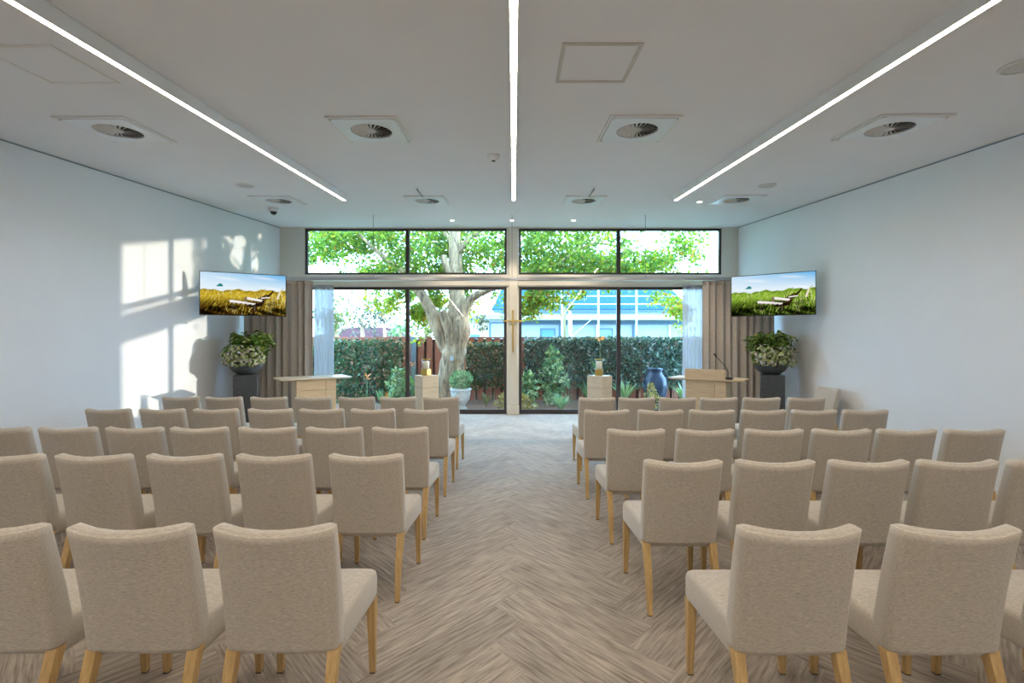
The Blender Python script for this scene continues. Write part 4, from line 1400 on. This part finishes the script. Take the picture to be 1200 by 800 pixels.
flowering(703, 398, 11.4, 'orange canna lily flower rising behind the right candle', 1.4)
flowering(484, 428, 11.75, 'orange lily flower left of the tree trunk, near the fence', 0.9)
flowering(451, 466, 11.4, 'low orange lily flower in front of the left hedge', 0.4)
flowering(430, 443, 11.8, 'orange lily flower against the left hedge above the low one', 0.4, leaves=False)

# ------------------------------------------------------------------ beyond the fence
HY = 28.0
def P(px, py, Y=HY):
    return at(px, py, Y)
hx0, hx1 = P(596, 0).x - 0.6, P(801, 0).x
t = empty('neighbour_house', ((hx0 + hx1) / 2, HY, GZ), 'long pale house with a blue metal roof beyond the fence, right', 'house')
cx = (hx0 + hx1) / 2
hw = (hx1 - hx0) / 2
ez = EYE + 25 / F * HY - GZ
MB().box((-hw, 0, 0), (hw, 6, ez)).build('wall', M['house_wall'], t)
rz = EYE + 37 / F * HY - GZ
rf = MB()
rf.loft([[(-hw - 0.4, -0.9, rz), (-hw + 0.6, 6.5, rz + 3.2), (-hw - 0.4, 13, rz), (-hw - 0.4, 13, rz - 0.12), (-hw + 0.6, 6.5, rz + 3.0), (-hw - 0.4, -0.9, rz - 0.12)],
         [(hw + 0.2, -0.9, rz), (hw + 0.2, 6.5, rz + 3.2), (hw + 0.2, 13, rz), (hw + 0.2, 13, rz - 0.12), (hw + 0.2, 6.5, rz + 3.0), (hw + 0.2, -0.9, rz - 0.12)]])
rf.build('roof', M['roof_blue'], t)
MB().box((-hw - 0.3, -0.98, rz - 0.26), (hw + 0.2, -0.85, rz - 0.06)).build('gutter', M['house_trim'], t)
MB().box((-hw, -0.8, ez), (hw, 0.0, rz - 0.26)).build('fascia', M['house_white'], t)
MB().box((-hw + 0.2, -0.06, ez - 0.28), (hw, 0.0, ez - 0.06)).build('wall_band', M['house_trim'], t)
for px in (634 + 8, 709):
    x = P(px, 0).x - cx
    zt_ = EYE + 15.5 / F * HY - GZ
    f = MB().box((x - 0.47, -0.06, 0.9), (x + 0.47, 0.0, zt_)).build('window', M['house_trim'], t)
    MB().box((x - 0.38, -0.08, 0.98), (x + 0.38, -0.06, zt_ - 0.1)).build('pane', M['house_glass'], f)
    MB().box((x - 0.16, -0.05, zt_ + 0.12), (x + 0.16, 0, zt_ + 0.3)).build('wall_vent', M['fence_post'], t)
for px in (656, 699, 742, 784):
    x = P(px, 0).x - cx
    MB().tube([(x, -0.1, 0), (x, -0.1, ez - 0.28)], 0.07, 8).build('downpipe', M['house_trim'] if px in (656, 742) else M['house_white'], t)
sc = empty('scaffold', (P(700, 0, 26).x, 26.2, GZ), 'white pipe scaffold rails in front of the blue roof', 'scaffold')
x0 = P(700, 0, 26).x
for px in (659, 702, 747):
    x = P(px, 0, 26).x - x0
    MB().tube([(x, 0, 0), (x, 0, EYE + 80 / F * 26)], 0.055, 8).build('upright', M['house_white'], sc, smooth=True)
for py in (346.5, 356):
    z = EYE + (400 - py) / F * 26 - GZ
    MB().tube([(P(640, 0, 26).x - x0, 0, z), (P(806, 0, 26).x - x0, 0, z)], 0.035, 8).build('rail', M['house_white'], sc, smooth=True)
MB().tube([(P(668, 0, 26).x - x0, -0.05, EYE + 4 / F * 26 - GZ), (P(702, 0, 26).x - x0, -0.05, EYE + 33 / F * 26 - GZ)], 0.02, 6).build('brace', M['house_white'], sc)
t = empty('road_sign', (P(662, 0, 16).x, 16, GZ), 'road sign seen edge-on from behind, on a timber post', 'sign')
MB().box((-0.05, -0.03, 0), (0.03, 0.03, EYE + 41 / F * 16 - GZ)).build('post', M['sign_post'], t)
sg = MB()
lp = []
for dx, sgn in ((0.0, 1), (0.03, 1)):
    lp.append([(0.05 + dx + 0.11 * (1 + math.cos(a)), -0.05 + 0.34 * math.cos(a), EYE + 21 / F * 16 - GZ + 0.47 * math.sin(a)) for a in [math.pi / 8 + k * math.pi / 4 for k in range(8)]])
sg.loft(lp)
sg.build('sign_panel', M['sign_back'], t)
# paler outbuilding left of the house, seen past the trunk
ox = P(580, 0, 22).x
t = empty('white_shed', (ox, 22, GZ), 'white outbuilding with a flat roof seen just right of the tree trunk', 'shed')
MB().box((-1.7, 0, 0), (0.75, 3, EYE + 26 / F * 22 - GZ)).build('wall', M['house_white'], t)
MB().box((-1.9, -0.3, EYE + 26 / F * 22 - GZ), (0.9, 3.2, EYE + 31 / F * 22 - GZ)).build('roof', M['house_wall'], t)
dr = MB()
dz = EYE + 21 / F * 22 - GZ
dr.box((-0.28, -0.06, 0), (-0.20, 0, dz)).box((-0.28, -0.06, dz), (0.7, 0, dz + 0.08))
dr.build('door_frame', M['house_trim'], t)
MB().box((-0.20, -0.04, 0), (0.7, -0.005, dz)).build('door', M['house_wall'], t)
MB().box((-1.6, -0.05, EYE + 3 / F * 22 - GZ), (-0.75, -0.005, EYE + 8 / F * 22 - GZ)).build('window', M['house_glass'], t)

# red-roofed house and trees far left
rx = P(425, 0, 40).x
t = empty('red_roof_house', (rx, 40, GZ), 'low house with a dull red tiled roof far beyond the fence, left', 'house')
MB().box((-4.2, 0, 0), (3.4, 5, 2.0)).build('wall', M['house_white'], t)
MB().loft([[(-4.6, -0.5, 1.95), (3.8, -0.5, 1.95), (3.8, 5.5, 1.95), (-4.6, 5.5, 1.95)], [(-2.0, 2.4, 2.95), (1.6, 2.4, 2.95), (1.6, 2.6, 2.95), (-2.0, 2.6, 2.95)]]).build('roof', M['roof_red'], t)
MB().box((-2.9, 0.7, 2.2), (-2.3, 1.2, 3.1)).build('chimney', M['house_wall'], t)

def far_tree(px, py, Y, r, n, size, mat, label):
    c = P(px, py, Y)
    t = empty('distant_tree', (c.x, Y, GZ), label, 'tree', 'distant trees beyond the fence')
    m = MB()
    h = c.z - GZ
    for _ in range(14):
        q = Vector((R.gauss(0, r * 0.45), R.gauss(0, r * 0.3), h + R.gauss(0, r * 0.4)))
        leaf_cloud(m, [q + Vector((R.gauss(0, r * 0.22), R.gauss(0, r * 0.22), R.gauss(0, r * 0.2))) for _ in range(n // 14)], size, 1.4, 0.2)
    m.build('foliage', mat, t, tint=True)
    MB().tube([(0, 0, 0), (r * 0.05, 0, h * 0.6), (-r * 0.03, 0, h)], [0.2, 0.15, 0.05], 8).build('trunk', M['bark'], t, smooth=True)
    return t
R = random.Random(17)
far_tree(394, 375, 30, 1.2, 520, 0.26, M['leaf_pale'], 'pale sunlit tree beside the left sheer curtain, beyond the fence')
far_tree(424, 370, 34, 1.3, 300, 0.24, M['leaf_grey'], 'thin greyish tree above the red roof')
far_tree(450, 372, 38, 1.5, 340, 0.26, M['leaf_grey'], 'sparse brownish tree right of the greyish one, beyond the fence')
far_tree(470, 385, 28, 0.8, 300, 0.2, M['leaf_shrub'], 'low green tree just left of the left mullion, beyond the fence')
far_tree(499, 382, 26, 0.9, 360, 0.2, M['leaf_pale'], 'light green tree behind the forked trunk, beyond the fence')
far_tree(566, 378, 19, 0.40, 120, 0.16, M['leaf_grey'], 'small brownish shrub tree right of the big trunk, beyond the fence')
